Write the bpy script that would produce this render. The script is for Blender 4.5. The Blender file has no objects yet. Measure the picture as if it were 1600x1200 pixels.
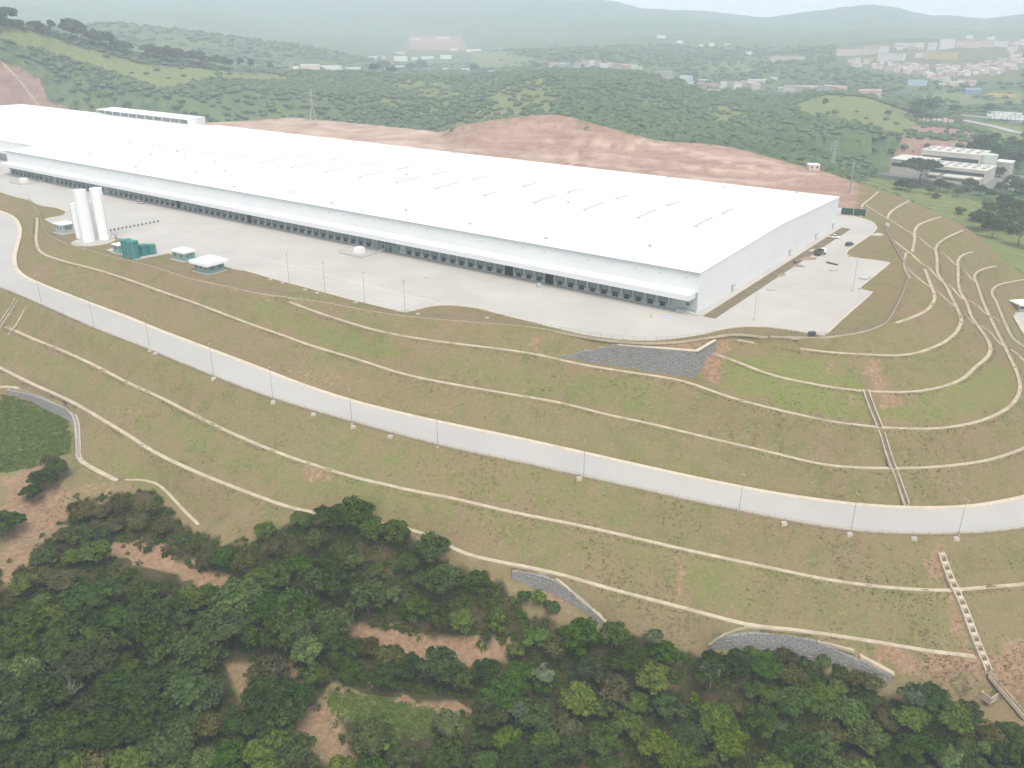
import bpy, bmesh, math, random
import numpy as np
from mathutils import Vector, Matrix, noise
from mathutils.bvhtree import BVHTree
from mathutils.geometry import delaunay_2d_cdt

SC = bpy.context.scene
COL = SC.collection
RND = random.Random(11)

# ------------------------------------------------------------------ camera
F_PX = 1350.0                        # focal length in pixels of a 1600 px wide frame
PITCH = math.atan(588 / 1350.0)
EYE = 100.0                          # metres above the warehouse yard
cam_data = bpy.data.cameras.new('camera')
cam = bpy.data.objects.new('camera', cam_data)
COL.objects.link(cam)
cam.location = (0, 0, EYE)
cam.rotation_euler = (math.pi / 2 - PITCH, 0, 0)
cam_data.sensor_width = 36.0
cam_data.lens = 36.0 * F_PX / 1600.0
cam_data.clip_start = 1.0
cam_data.clip_end = 40000.0
SC.camera = cam

# ------------------------------------------------------------------ light: hazy overcast day
SUN_EL, SUN_AZ = math.radians(64), math.radians(168)     # azimuth clockwise from +Y
world = bpy.data.worlds.new('World')
SC.world = world
world.use_nodes = True
wn = world.node_tree
for n in list(wn.nodes):
    wn.nodes.remove(n)
w_out = wn.nodes.new('ShaderNodeOutputWorld')
w_bg = wn.nodes.new('ShaderNodeBackground')
w_sky = wn.nodes.new('ShaderNodeTexSky')
w_sky.sky_type = 'NISHITA'
w_sky.sun_disc = False
w_sky.sun_elevation = SUN_EL
w_sky.sun_rotation = SUN_AZ
w_sky.altitude = 700
w_sky.air_density = 1.0
w_sky.dust_density = 2.0
w_sky.ozone_density = 1.0
w_bg.inputs['Strength'].default_value = 0.15
w_tc = wn.nodes.new('ShaderNodeTexCoord')          # below the horizon the sky keeps its horizon colour
w_sep = wn.nodes.new('ShaderNodeSeparateXYZ'); w_com = wn.nodes.new('ShaderNodeCombineXYZ')
w_max = wn.nodes.new('ShaderNodeMath'); w_max.operation = 'MAXIMUM'; w_max.inputs[1].default_value = 0.04
wn.links.new(w_tc.outputs['Generated'], w_sep.inputs[0])
wn.links.new(w_sep.outputs[0], w_com.inputs[0]); wn.links.new(w_sep.outputs[1], w_com.inputs[1])
wn.links.new(w_sep.outputs[2], w_max.inputs[0]); wn.links.new(w_max.outputs[0], w_com.inputs[2])
wn.links.new(w_com.outputs[0], w_sky.inputs['Vector'])
w_hsv = wn.nodes.new('ShaderNodeHueSaturation'); w_hsv.inputs['Saturation'].default_value = 0.26   # thin overcast
wn.links.new(w_sky.outputs[0], w_hsv.inputs['Color'])
wn.links.new(w_hsv.outputs[0], w_bg.inputs['Color'])
wn.links.new(w_bg.outputs[0], w_out.inputs['Surface'])

sun_data = bpy.data.lights.new('sun', 'SUN')
sun_data.energy = 1.4
sun_data.angle = math.radians(30)
sun_data.color = (1.0, 0.905, 0.75)
sun = bpy.data.objects.new('sun', sun_data)
COL.objects.link(sun)
sun.rotation_euler = (math.pi / 2 - SUN_EL, 0, -SUN_AZ + math.pi)
sun.location = (0, 0, 400)

vs = SC.view_settings
vs.view_transform = 'Standard'
vs.look = 'None'
vs.exposure = 0.95
vs.gamma = 1.0
vs.use_curve_mapping = False
SC.cycles.max_bounces = 6
SC.cycles.volume_bounces = 2
SC.cycles.transparent_max_bounces = 8

# ------------------------------------------------------------------ image coordinate helpers
CP, SP = math.cos(PITCH), math.sin(PITCH)
def ray(px, py):
    x = (px - 800) / F_PX; y = (py - 600) / F_PX
    return Vector((x, CP - y * SP, -SP - y * CP))
def at(px, py, z):
    """the ground point at height z seen at image pixel px, py"""
    d = ray(px, py); t = (z - EYE) / d.z
    return Vector((d.x * t, d.y * t, z))
def atd(px, py, dist):
    d = ray(px, py); t = dist / math.hypot(d.x, d.y)
    return Vector((d.x * t, d.y * t, EYE + d.z * t))
def pix(p):
    z = p[2] - EYE
    zc = p[1] * CP - z * SP; yc = -(p[1] * SP + z * CP)
    return 800 + F_PX * p[0] / zc, 600 + F_PX * yc / zc
def in_poly(x, y, poly):
    c = False; j = len(poly) - 1
    for i in range(len(poly)):
        xi, yi = poly[i]; xj, yj = poly[j]
        if (yi > y) != (yj > y) and x < (xj - xi) * (y - yi) / (yj - yi) + xi:
            c = not c
        j = i
    return c
def seg_dist(x, y, pl):
    best = 1e9
    for (ax, ay), (bx, by) in zip(pl[:-1], pl[1:]):
        dx, dy = bx - ax, by - ay
        t = max(0, min(1, ((x - ax) * dx + (y - ay) * dy) / (dx * dx + dy * dy + 1e-9)))
        best = min(best, math.hypot(x - ax - t * dx, y - ay - t * dy))
    return best
def image_line(pts, zs, step=4.0, smooth=2):
    """a line traced in image pixels, with assumed heights given at some of its points (index, height) -> smoothed world polyline"""
    p = np.array(pts, float)
    s = np.r_[0, np.cumsum(np.hypot(*np.diff(p, axis=0).T))]
    a = np.array([(s[min(i, len(s) - 1)], z) for i, z in zs], float)
    z = np.interp(s, a[:, 0], a[:, 1])
    w = np.array([at(q[0], q[1], k) for q, k in zip(p, z)])
    return resample(w, step, smooth)
def resample(w, step=4.0, smooth=2):
    w = np.asarray(w, float)
    s = np.r_[0, np.cumsum(np.linalg.norm(np.diff(w, axis=0), axis=1))]
    n = max(2, int(s[-1] / step) + 1)
    t = np.linspace(0, s[-1], n)
    q = np.stack([np.interp(t, s, w[:, k]) for k in range(3)], 1)
    for _ in range(smooth):
        if n > 3:
            q[1:-1] = .25 * q[:-2] + .5 * q[1:-1] + .25 * q[2:]
    return q
def offset(w, d, dz=0.0):
    """parallel line, d metres to the left of its direction"""
    w = np.asarray(w, float)
    t = np.gradient(w[:, :2], axis=0)
    t /= np.linalg.norm(t, axis=1)[:, None] + 1e-9
    o = w.copy()
    o[:, 0] -= t[:, 1] * d; o[:, 1] += t[:, 0] * d; o[:, 2] += dz          # d may vary along the line
    return o

# ------------------------------------------------------------------ mesh builder
class MB:
    def __init__(self):
        self.v = []; self.f = []; self.m = []
    def quad(self, a, b, c, d, m=0):
        i = len(self.v); self.v += [tuple(a), tuple(b), tuple(c), tuple(d)]
        self.f.append((i, i + 1, i + 2, i + 3)); self.m.append(m)
    def tri(self, a, b, c, m=0):
        i = len(self.v); self.v += [tuple(a), tuple(b), tuple(c)]
        self.f.append((i, i + 1, i + 2)); self.m.append(m)
    def hexa(self, p, m=0):
        """p: 8 corners, bottom 4 counter-clockwise then top 4"""
        i = len(self.v); self.v += [tuple(q) for q in p]
        for f in ((3, 2, 1, 0), (4, 5, 6, 7), (0, 1, 5, 4), (1, 2, 6, 5), (2, 3, 7, 6), (3, 0, 4, 7)):
            self.f.append(tuple(i + k for k in f)); self.m.append(m)
    def box(self, x0, x1, y0, y1, z0, z1, m=0):
        self.hexa([(x0, y0, z0), (x1, y0, z0), (x1, y1, z0), (x0, y1, z0),
                   (x0, y0, z1), (x1, y0, z1), (x1, y1, z1), (x0, y1, z1)], m)
    def bar(self, a, b, r, m=0, n=6, r2=None):
        a = Vector(a); b = Vector(b); r2 = r if r2 is None else r2
        d = (b - a).normalized()
        u = d.orthogonal().normalized(); w = d.cross(u)
        i = len(self.v)
        for p, rr in ((a, r), (b, r2)):
            for k in range(n):
                t = 2 * math.pi * k / n
                self.v.append(tuple(p + (u * math.cos(t) + w * math.sin(t)) * rr))
        for k in range(n):
            l = (k + 1) % n
            self.f.append((i + k, i + l, i + n + l, i + n + k)); self.m.append(m)
        self.f.append(tuple(i + n - 1 - k for k in range(n))); self.m.append(m)
        self.f.append(tuple(i + n + k for k in range(n))); self.m.append(m)
    def lathe(self, prof, n=24, cx=0, cy=0, m=0):
        i = len(self.v)
        for r, z in prof:
            for k in range(n):
                t = 2 * math.pi * k / n
                self.v.append((cx + r * math.cos(t), cy + r * math.sin(t), z))
        for j in range(len(prof) - 1):
            for k in range(n):
                l = (k + 1) % n; a = i + j * n
                self.f.append((a + k, a + l, a + n + l, a + n + k)); self.m.append(m)
        self.f.append(tuple(i + n - 1 - k for k in range(n))); self.m.append(m)
        a = i + (len(prof) - 1) * n
        self.f.append(tuple(a + k for k in range(n))); self.m.append(m)
    def sweep(self, line, prof, m=0, caps=True):
        """profile (across, up) carried along a polyline; across is to the left"""
        w = np.asarray(line, float)
        t = np.gradient(w[:, :2], axis=0); t /= np.linalg.norm(t, axis=1)[:, None] + 1e-9
        i = len(self.v); n = len(prof)
        for p, d in zip(w, t):
            for a, u in prof:
                self.v.append((p[0] - d[1] * a, p[1] + d[0] * a, p[2] + u))
        for j in range(len(w) - 1):
            for k in range(n - 1):
                a = i + j * n + k
                self.f.append((a, a + n, a + n + 1, a + 1)); self.m.append(m)
        if caps:
            self.f.append(tuple(i + k for k in range(n))); self.m.append(m)
            a = i + (len(w) - 1) * n
            self.f.append(tuple(a + n - 1 - k for k in range(n))); self.m.append(m)
    def mesh(self, name, mats):
        me = bpy.data.meshes.new(name)
        me.from_pydata(self.v, [], self.f)
        for k in mats if isinstance(mats, (list, tuple)) else [mats]:
            me.materials.append(k)
        if isinstance(mats, (list, tuple)) and len(mats) > 1:
            me.polygons.foreach_set('material_index', self.m)
        me.update()
        return me
    def build(self, name, mats, parent=None, smooth=False, loc=None, rotz=0):
        me = self.mesh(name, mats)
        if smooth:
            me.polygons.foreach_set('use_smooth', [True] * len(me.polygons))
        return link(name, me, parent, loc, rotz)
def link(name, me, parent=None, loc=None, rotz=0):
    o = bpy.data.objects.new(name, me)
    COL.objects.link(o)
    if parent is not None:
        o.parent = parent
    if loc is not None:
        o.location = loc
    if rotz:
        o.rotation_euler = (0, 0, rotz)
    return o
def tag(o, label=None, cat=None, group=None, kind=None):
    if label: o['label'] = label
    if cat: o['category'] = cat
    if group: o['group'] = group
    if kind: o['kind'] = kind
    return o
def empty(name, label, cat, loc=(0, 0, 0), rotz=0, group=None):
    o = bpy.data.objects.new(name, None)
    o.empty_display_size = .5
    COL.objects.link(o)
    o.location = loc; o.rotation_euler = (0, 0, rotz)
    return tag(o, label, cat, group)
def copy_tree(o, parent=None):
    c = o.copy(); COL.objects.link(c)
    if parent is not None:
        c.parent = parent
    for ch in o.children:
        copy_tree(ch, c)
    return c

# ------------------------------------------------------------------ materials
def new_mat(name):
    m = bpy.data.materials.new(name); m.use_nodes = True
    nt = m.node_tree
    for n in list(nt.nodes):
        nt.nodes.remove(n)
    out = nt.nodes.new('ShaderNodeOutputMaterial')
    b = nt.nodes.new('ShaderNodeBsdfPrincipled')
    nt.links.new(b.outputs[0], out.inputs['Surface'])
    return m, nt, b
def tex_noise(nt, vec, scale, detail=4, rough=.55):
    n = nt.nodes.new('ShaderNodeTexNoise')
    n.inputs['Scale'].default_value = scale
    n.inputs['Detail'].default_value = detail
    n.inputs['Roughness'].default_value = rough
    if vec is not None:
        nt.links.new(vec, n.inputs['Vector'])
    return n.outputs[0]
def ramp(nt, fac, lo, hi):
    r = nt.nodes.new('ShaderNodeMapRange')
    r.inputs['From Min'].default_value = lo; r.inputs['From Max'].default_value = hi
    r.clamp = True
    nt.links.new(fac, r.inputs['Value'])
    return r.outputs[0]
def mixc(nt, fac, a, b, mode='MIX'):
    n = nt.nodes.new('ShaderNodeMix'); n.data_type = 'RGBA'; n.blend_type = mode
    for sock, val in ((0, fac), (6, a), (7, b)):
        if hasattr(val, 'is_linked') or hasattr(val, 'links'):
            nt.links.new(val, n.inputs[sock])
        elif sock == 0:
            n.inputs[0].default_value = val
        else:
            n.inputs[sock].default_value = (*val, 1)
    return n.outputs[2]
def mathn(nt, op, a, b=None):
    n = nt.nodes.new('ShaderNodeMath'); n.operation = op
    for k, v in ((0, a), (1, b)):
        if v is None: continue
        if isinstance(v, (int, float)): n.inputs[k].default_value = v
        else: nt.links.new(v, n.inputs[k])
    return n.outputs[0]
def wpos(nt):
    return nt.nodes.new('ShaderNodeNewGeometry').outputs['Position']
def opos(nt):
    return nt.nodes.new('ShaderNodeTexCoord').outputs['Object']
def bump(nt, b, h, strength=.5, dist=.1):
    n = nt.nodes.new('ShaderNodeBump')
    n.inputs['Strength'].default_value = strength; n.inputs['Distance'].default_value = dist
    nt.links.new(h, n.inputs['Height']); nt.links.new(n.outputs[0], b.inputs['Normal'])
def plain(name, col, rough=.7, var=.12, scale=.6, metal=0.0, spec=.3, stain=None, fine=None):
    """one coloured surface with weathering at two sizes"""
    m, nt, b = new_mat(name)
    p = wpos(nt)
    lo = tuple(c * (1 - var) for c in col); hi = tuple(min(1, c * (1 + var * .6)) for c in col)
    c = mixc(nt, ramp(nt, tex_noise(nt, p, scale, 5), .3, .7), lo, hi)
    if stain:
        c = mixc(nt, mathn(nt, 'MULTIPLY', ramp(nt, tex_noise(nt, p, scale * .22, 6, .65), .5, .75), .55), c, stain)
    if fine:
        h = tex_noise(nt, p, fine, 3)
        c = mixc(nt, mathn(nt, 'MULTIPLY', ramp(nt, h, .45, .75), .35), c, tuple(k * .6 for k in col))
        bump(nt, b, h, .4, .05)
    nt.links.new(c, b.inputs['Base Color'])
    b.inputs['Roughness'].default_value = rough
    b.inputs['Metallic'].default_value = metal
    b.inputs['Specular IOR Level'].default_value = spec
    return m
# ------------------------------------------------------------------ the embankment: lines traced in image pixels at assumed heights
E_ = 999
HD = math.radians(35.59)            # the long warehouse: near front corner and axes
XA = Vector((math.cos(HD), -math.sin(HD), 0)); YA = Vector((math.sin(HD), math.cos(HD), 0)); C0 = Vector((65.8, 292.4, 0))
YARD_PX = [(-600, 238), (-500, 275), (-300, 283), (-100, 292), (0, 300), (25, 308), (45, 312.5), (62, 321), (90, 325), (105, 331), (99, 337), (69, 342), (80, 348), (100, 357), (125, 366), (160, 372), (190, 372), (204, 376), (230, 385), (262, 396), (300, 402), (335, 413), (360, 420), (380, 422), (430, 436.5), (550, 468.5), (632, 488.5), (648, 485), (665, 480), (687, 476.5), (712, 477), (750, 482), (800, 495.5), (858, 510), (917, 524), (969, 530), (1004, 532.5), (1048, 530), (1092, 523.5), (1130, 514), (1150, 510.5), (1200, 510), (1250, 518), (1288, 525), (1320, 495), (1365, 456), (1340, 452), (1392, 410), (1325, 401.5), (1321, 394), (1362, 366), (1371, 356), (1363, 346), (1337, 338), (1309, 336)]
yard_loop = [at(x, y, 0) for x, y in YARD_PX] + [C0 + YA * 150 - XA * 8, C0 + YA * 100 - XA * 60, Vector((-330, 700, 0)), Vector((-620, 640, 0))]
SHOULDER = image_line([(-260, 262), (-100, 285), (0, 303), (25, 309), (45, 315), (60, 330), (66, 348), (75, 367), (110, 383), (162, 398), (225, 413), (300, 436), (400, 458), (500, 471), (600, 490), (700, 501), (800, 508), (850, 514), (905, 526)], [(0, 0), (17, 0), (18, -.5)], 5)
SHOULDER_R = image_line([(1112, 530), (1150, 521), (1200, 528), (1290, 530), (1350, 521), (1385, 508), (1396, 490), (1411, 460), (1421, 432), (1414, 410), (1402, 392), (1393, 372), (1382, 350), (1362, 338), (1345, 326), (1330, 306)], [(0, -1.2), (2, 0), (E_, 0)], 4, 1)
# gabion wall under the yard corner: foot line, battered top line, and the return into the hill
GB0, GB1 = at(872, 557, -5.8), at(1084, 591.5, -9.6)
g_dir = (GB1 - GB0); g_dir.z = 0; g_dir.normalize(); g_in = Vector((-g_dir.y, g_dir.x, 0))
GT1 = GB1 + g_in * 3.4; GT1.z = -1.45
GT0 = GB0 + g_in * 3.4; GT0.z = -1.3
GS1 = at(1118, 531, -1.2); GS1b = GS1 + (GB1 - GT1); GS1b.z = -9.2
def wall_clip(s):
    return GB0.z + (-1.4 - GB0.z) * min(1, max(0, s - .03) / .42)
def wall_at(s, inward, z):
    p = GB0.lerp(GB1, s) + g_in * inward
    return (p.x, p.y, z)
WALL_FOOT = [wall_at(s, .4, GB0.z + (GB1.z - GB0.z) * s) for s in (.03, .2, .4, .6, .8, .97)]
WALL_DIAG = [wall_at(s, .6 + 3.4 * (wall_clip(s) - GB0.z) / (-1.4 - GB0.z), wall_clip(s) - .1) for s in (.08, .15, .25, .35, .45)] + [wall_at(s, 4.1, -1.5) for s in (.6, .8, .985)]
LINE_A = image_line([(432, 465), (462, 476), (500, 490), (537, 502), (587, 517), (637, 527), (700, 536), (800, 548), (850, 556), (900, 569), (975, 581), (1052, 592), (1076, 597), (1100, 607), (1150, 625), (1200, 637), (1250, 649), (1300, 660), (1337, 664), (1372, 668), (1425, 671), (1475, 670), (1525, 661), (1562, 647), (1585, 630), (1594, 612), (1594, 597), (1587, 577), (1577, 557), (1567, 537), (1552, 507), (1547, 497), (1535, 470), (1527, 445), (1521, 432), (1527, 424), (1540, 419), (1557, 416)],
                [(0, -1.2), (7, -5.2), (9, -6.4), (10, -7.6), (12, -9.5), (19, -17.5), (25, -21), (30, -23), (E_, -24)])
LINE_B = image_line([(58, 340), (58, 355), (56, 375), (60, 392), (75, 401), (105, 410), (150, 421), (200, 437), (250, 455), (300, 472), (350, 491), (400, 510), (450, 527), (475, 537), (525, 552), (575, 567), (625, 584), (675, 595), (725, 604), (800, 617), (875, 629), (950, 649), (1025, 664), (1050, 671), (1125, 689), (1200, 706), (1275, 725), (1312, 730), (1350, 732), (1387, 732), (1437, 732), (1500, 727), (1550, 719), (1600, 701), (1640, 684), (1664, 660), (1672, 630), (1660, 600), (1635, 570), (1605, 545), (1582, 530), (1570, 505), (1557, 472), (1549, 460), (1550, 451), (1562, 444), (1600, 437)],
                [(0, -1.5), (4, -3.2), (11, -8.3), (19, -14.5), (28, -26.5), (33, -29), (40, -33), (E_, -33.5)])
LINE_D2 = image_line([(1107, 551), (1130, 557), (1162, 570), (1200, 586), (1250, 597), (1300, 606), (1350, 612), (1425, 614), (1475, 605), (1507, 592), (1525, 572), (1540, 562), (1549, 550), (1546, 535), (1532, 515), (1517, 495), (1512, 477), (1510, 472), (1500, 457), (1497, 445), (1497, 422), (1496, 407), (1505, 397), (1520, 394)],
                 [(0, -5), (6, -11), (16, -15), (E_, -17)])
LINE_D1 = image_line([(1135, 529), (1200, 540), (1250, 545), (1300, 552), (1350, 554), (1400, 557), (1437, 552), (1475, 536), (1495, 520), (1504, 500), (1495, 482), (1487, 465), (1480, 450), (1464, 427), (1464, 402), (1461, 390), (1466, 380), (1482, 370), (1505, 360)],
                 [(0, -1.8), (4, -4.3), (10, -8), (E_, -11)])
LINE_D0 = image_line([(1400, 505), (1425, 497), (1450, 485), (1462, 467), (1457, 452), (1450, 435), (1445, 421)], [(0, -1.0), (E_, -3)])
LINE_L3 = image_line([(1425, 394), (1429, 377), (1429, 360), (1435, 351), (1450, 345), (1470, 339)], [(0, -4.0), (E_, -6)])
LINE_L2 = image_line([(1387, 341), (1390, 332), (1405, 322), (1421, 314)], [(0, -1.0), (E_, -3)])
LINE_L1 = image_line([(1345, 339), (1347, 320), (1362, 309), (1372, 300)], [(0, .05), (E_, -1)])
ROAD_UP = image_line([(-260, 292), (-100, 312), (0, 329), (15, 334), (27, 342), (34, 355), (34, 367), (29, 385), (25, 400), (26, 415), (31, 425), (44, 434), (60, 441), (100, 457), (150, 476), (200, 494), (250, 515), (325, 543), (400, 571), (450, 591), (500, 609), (550, 625), (612, 641), (682, 657), (750, 671), (800, 681), (912, 706), (1000, 726), (1100, 748), (1200, 768), (1275, 779), (1337, 787), (1415, 792), (1475, 792), (1525, 789), (1600, 775), (1660, 752), (1705, 718), (1722, 672), (1705, 625), (1672, 580), (1635, 548), (1603, 528), (1592, 510), (1583, 494)],
                 [(0, -1), (2, -3.2), (8, -6.8), (13, -10), (18, -15), (25, -22.8), (31, -34.5), (35, -37.5), (39, -39), (E_, -40)], 4, 3)
ROAD_LO = image_line([(-400, 330), (-250, 375), (-100, 418), (0, 449), (37, 464), (100, 492), (150, 514), (210, 537), (312, 579), (400, 614), (500, 645), (612, 676), (700, 699), (800, 720), (900, 742), (1000, 764), (1100, 787), (1200, 807), (1267, 820), (1333, 830), (1400, 834), (1467, 835), (1533, 833), (1600, 826), (1690, 800), (1765, 750), (1798, 690), (1790, 630), (1760, 580), (1720, 540), (1680, 512), (1640, 490), (1600, 484)],
                 [(0, -4), (3, -7.4), (6, -10.3), (9, -15), (13, -22.8), (20, -34.8), (23, -37.5), (27, -39), (E_, -40)], 4, 3)
LINE_C = image_line([(10, 511), (50, 529), (100, 549), (150, 572), (200, 599), (250, 621), (300, 647), (350, 672), (400, 694), (450, 714), (500, 730), (550, 746), (600, 757), (650, 769), (700, 777), (800, 801), (883, 817), (967, 835), (1050, 855), (1083, 862), (1133, 873), (1200, 887), (1283, 905), (1367, 917), (1433, 922), (1482, 924), (1550, 917), (1600, 914), (1700, 895)],
                [(0, -17), (2, -18.5), (8, -24), (15, -31.5), (24, -44.5), (E_, -48)])
LINE_D = image_line([(-60, 545), (0, 575), (50, 600), (100, 622), (120, 632), (150, 650), (200, 680), (237, 705), (275, 724), (325, 746), (400, 775), (462, 797), (560, 812), (667, 833), (700, 853), (727, 868), (800, 882), (867, 895), (933, 915), (1000, 933), (1067, 950), (1133, 968), (1167, 978), (1200, 981), (1250, 985), (1300, 993), (1367, 1003), (1450, 1018), (1523, 1026)],
                [(0, -25.5), (3, -27), (10, -32.5), (13, -37.5), (16, -40.5), (22, -48), (E_, -55)])
TOE_L = image_line([(-80, 612), (0, 605), (15, 604), (50, 612), (75, 622), (105, 632), (115, 645), (121, 662), (122, 687), (123, 720), (150, 735), (182, 751)], [(0, -28), (1, -29.2), (5, -29.2), (9, -34), (E_, -35)], 3, 1)
TOE_L2 = image_line([(182, 752), (217, 749), (245, 755), (262, 770), (287, 798), (310, 820)], [(0, -35.5), (E_, -40.5)], 3, 1)
RIM_PX = [(-500, 262, 0), (-250, 225, 0), (0, 192, 0), (110, 186, 0), (300, 193, 0), (400, 188, 0), (455, 183.5, 1), (520, 189, 1), (600, 197, 1), (690, 206, 3), (706, 200, 9), (735, 192, 14.5), (780, 186, 21), (830, 180, 24), (875, 179, 24), (905, 186, 22.5), (945, 198, 18), (1000, 213, 13), (1040, 222, 10), (1090, 223, 10), (1150, 231, 8), (1200, 245, 5), (1240, 256, 3.5), (1290, 268, 1), (1318, 279, 0), (1350, 287, -.5), (1375, 296, -1.2), (1421, 312, -3.5), (1455, 330, -5), (1487, 342, -8), (1525, 365, -14), (1550, 390, -22), (1600, 433, -34), (1650, 455, -42)]
RIM = resample([at(*q) for q in RIM_PX], 8, 1)
CLIFF_0 = image_line([(455, 190), (600, 205), (690, 214), (712, 226), (760, 231), (830, 230), (900, 233), (960, 240), (1040, 250), (1120, 262), (1200, 272), (1270, 283), (1310, 290)], [(0, .3), (2, .8), (4, 3), (7, 2.5), (E_, .1)], 8, 1)
CLIFF_1 = image_line([(850, 222), (925, 239), (1000, 247), (1087, 258), (1150, 262), (1200, 258)], [(0, 9), (2, 6.5), (E_, 3.5)], 8, 1)

terr_lines = []          # constraint polylines for the ground
PAD_TRACKS = [([(812, 243), (905, 246)], 3.0), ([(890, 252), (1000, 264), (1100, 279), (1200, 285), (1250, 280)], 3.0), ([(925, 239), (1010, 250), (1087, 261), (1180, 268)], 3.0), ([(960, 216), (1030, 226), (1100, 240), (1160, 258), (1215, 268), (1280, 272)], 2.6), ([(1100, 245), (1200, 252), (1230, 262), (1190, 272)], 3), ([(640, 222), (700, 232), (760, 236)], 3), ([(850, 222), (930, 224), (1000, 232)], 2.2)]
for l_, z_ in ((PAD_TRACKS[1][0], 2.6), (PAD_TRACKS[2][0], 5.2)):       # haul benches cut into the excavation
    w = image_line(l_, [(0, z_), (len(l_) - 1, z_ * .5)], 6, 1)
    terr_lines += [offset(w, 4), offset(w, -4), offset(w, -9, -2.4)]
def berm(w, half=1.15):
    terr_lines.append(offset(w, half)); terr_lines.append(offset(w, -half))
for w in (SHOULDER, SHOULDER_R, RIM, CLIFF_0, CLIFF_1):
    terr_lines.append(w)
for w in (LINE_A, LINE_B, LINE_D2, LINE_D1, LINE_D0, LINE_L3, LINE_L2, LINE_L1, LINE_C, LINE_D):
    berm(w)
berm(TOE_L, .8); berm(TOE_L2, .8)
def drop(w, dz):
    w = np.array(w); w[:, 2] += dz; return w
terr_lines.append(np.array([(p.x, p.y, -.12) for p in yard_loop[4:-4]]))
terr_lines.append(drop(ROAD_UP, -.25)); terr_lines.append(drop(offset(ROAD_UP, 1.2), .0))
terr_lines.append(drop(ROAD_LO, -.25)); terr_lines.append(drop(offset(ROAD_LO, -1.4), -.05))
terr_lines.append(np.array(WALL_FOOT)); terr_lines.append(np.array(WALL_DIAG))
side_in = Vector((-(GS1 - GT1).y, (GS1 - GT1).x, 0)).normalized()
side_base = []
for f in (.03, .2, .4, .6, .8):
    q = GB1.lerp(GS1b, f) + side_in * .35; side_base.append((q.x, q.y, -9.6 + 4.6 * f))
terr_lines.append(np.array(side_base))
terr_lines.append(np.array([tuple(GT1 + side_in * 1.2 + (GS1 - GT1) * f) for f in (.1, .5, 1.0)]))

ground_pts = []          # loose ground points at assumed heights
for x, y, z in [(0, 740, -35), (0, 900, -42), (0, 1050, -47), (0, 1200, -52), (100, 800, -41), (60, 690, -33.5), (60, 640, -33), (0, 660, -33), (0, 615, -31), (100, 690, -34.5), (112, 760, -36.5),
                (310, 860, -43.5), (240, 860, -44.5), (400, 927, -50), (300, 897, -47.5), (570, 990, -55), (690, 1018, -57), (790, 1018, -57.5), (620, 1100, -60), (500, 1160, -61), (300, 1150, -58),
                (460, 830, -37), (560, 850, -38.5), (700, 890, -42.5), (850, 950, -49), (945, 980, -51), (1030, 1000, -51.5), (1110, 1022, -57), (1200, 1050, -62), (1350, 1066, -65), (1400, 1058, -63.5), (1500, 1090, -65), (1600, 1122, -67.5), (1600, 1060, -58), (1560, 1040, -57),
                (1600, 1250, -72), (1200, 1250, -71), (800, 1250, -68), (400, 1250, -64), (0, 1250, -56), (750, 1100, -61), (900, 1080, -61), (1100, 1120, -65), (1350, 1150, -69)]:
    ground_pts.append(at(x, y, z))
OUTER = [(-560, 640, -70), (-430, 380, -60), (-330, 250, -60), (-220, 110, -78), (0, 60, -86), (220, 60, -92), (330, 170, -92), (360, 330, -85), (350, 430, -75)]
for a, b in zip(OUTER[:-1], OUTER[1:]):
    for k in range(6):
        ground_pts.append(Vector(a).lerp(Vector(b), k / 6))
for x, y, z in [(1640, 930, -52), (1700, 1100, -66), (1850, 800, -52), (1900, 700, -55), (1880, 600, -55), (1720, 470, -52), (1680, 1000, -60), (-150, 560, -32), (-150, 750, -40), (-150, 450, -14), (-300, 480, -20), (-150, 1000, -52), (-150, 1250, -60)]:
    ground_pts.append(at(x, y, z))

def cdt(lines, pts):
    vin = []; zin = []; edges = []
    for w in lines:
        i = len(vin)
        for p in w:
            vin.append(Vector((p[0], p[1]))); zin.append(float(p[2]))
        edges += [(i + k, i + k + 1) for k in range(len(w) - 1)]
    for p in pts:
        vin.append(Vector((p[0], p[1]))); zin.append(float(p[2]))
    v, e, f, ov, oe, of = delaunay_2d_cdt(vin, edges, [], 0, 1e-4)
    z = [None] * len(v)
    for i, o in enumerate(ov):
        if o: z[i] = min(zin[k] for k in o)
    # crossings of two lines take the height of the line through their neighbours
    nb = {}
    for a, b in e:
        nb.setdefault(a, []).append(b); nb.setdefault(b, []).append(a)
    for i in range(len(v)):
        if z[i] is None:
            q = [(1 / ((v[i] - v[k]).length + 1e-3), z[k]) for k in nb[i] if z[k] is not None]
            z[i] = sum(a * b for a, b in q) / max(1e-9, sum(a for a, _ in q)) if q else 0.0
    return [(p.x, p.y, k) for p, k in zip(v, z)], f

v0, f0 = cdt(terr_lines, ground_pts)
bvh0 = BVHTree.FromPolygons(v0, f0)
def h0(x, y, tree=None):
    r = (tree or bvh0).ray_cast(Vector((x, y, 500)), Vector((0, 0, -1)))
    return r[0].z if r[0] is not None else None
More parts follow.
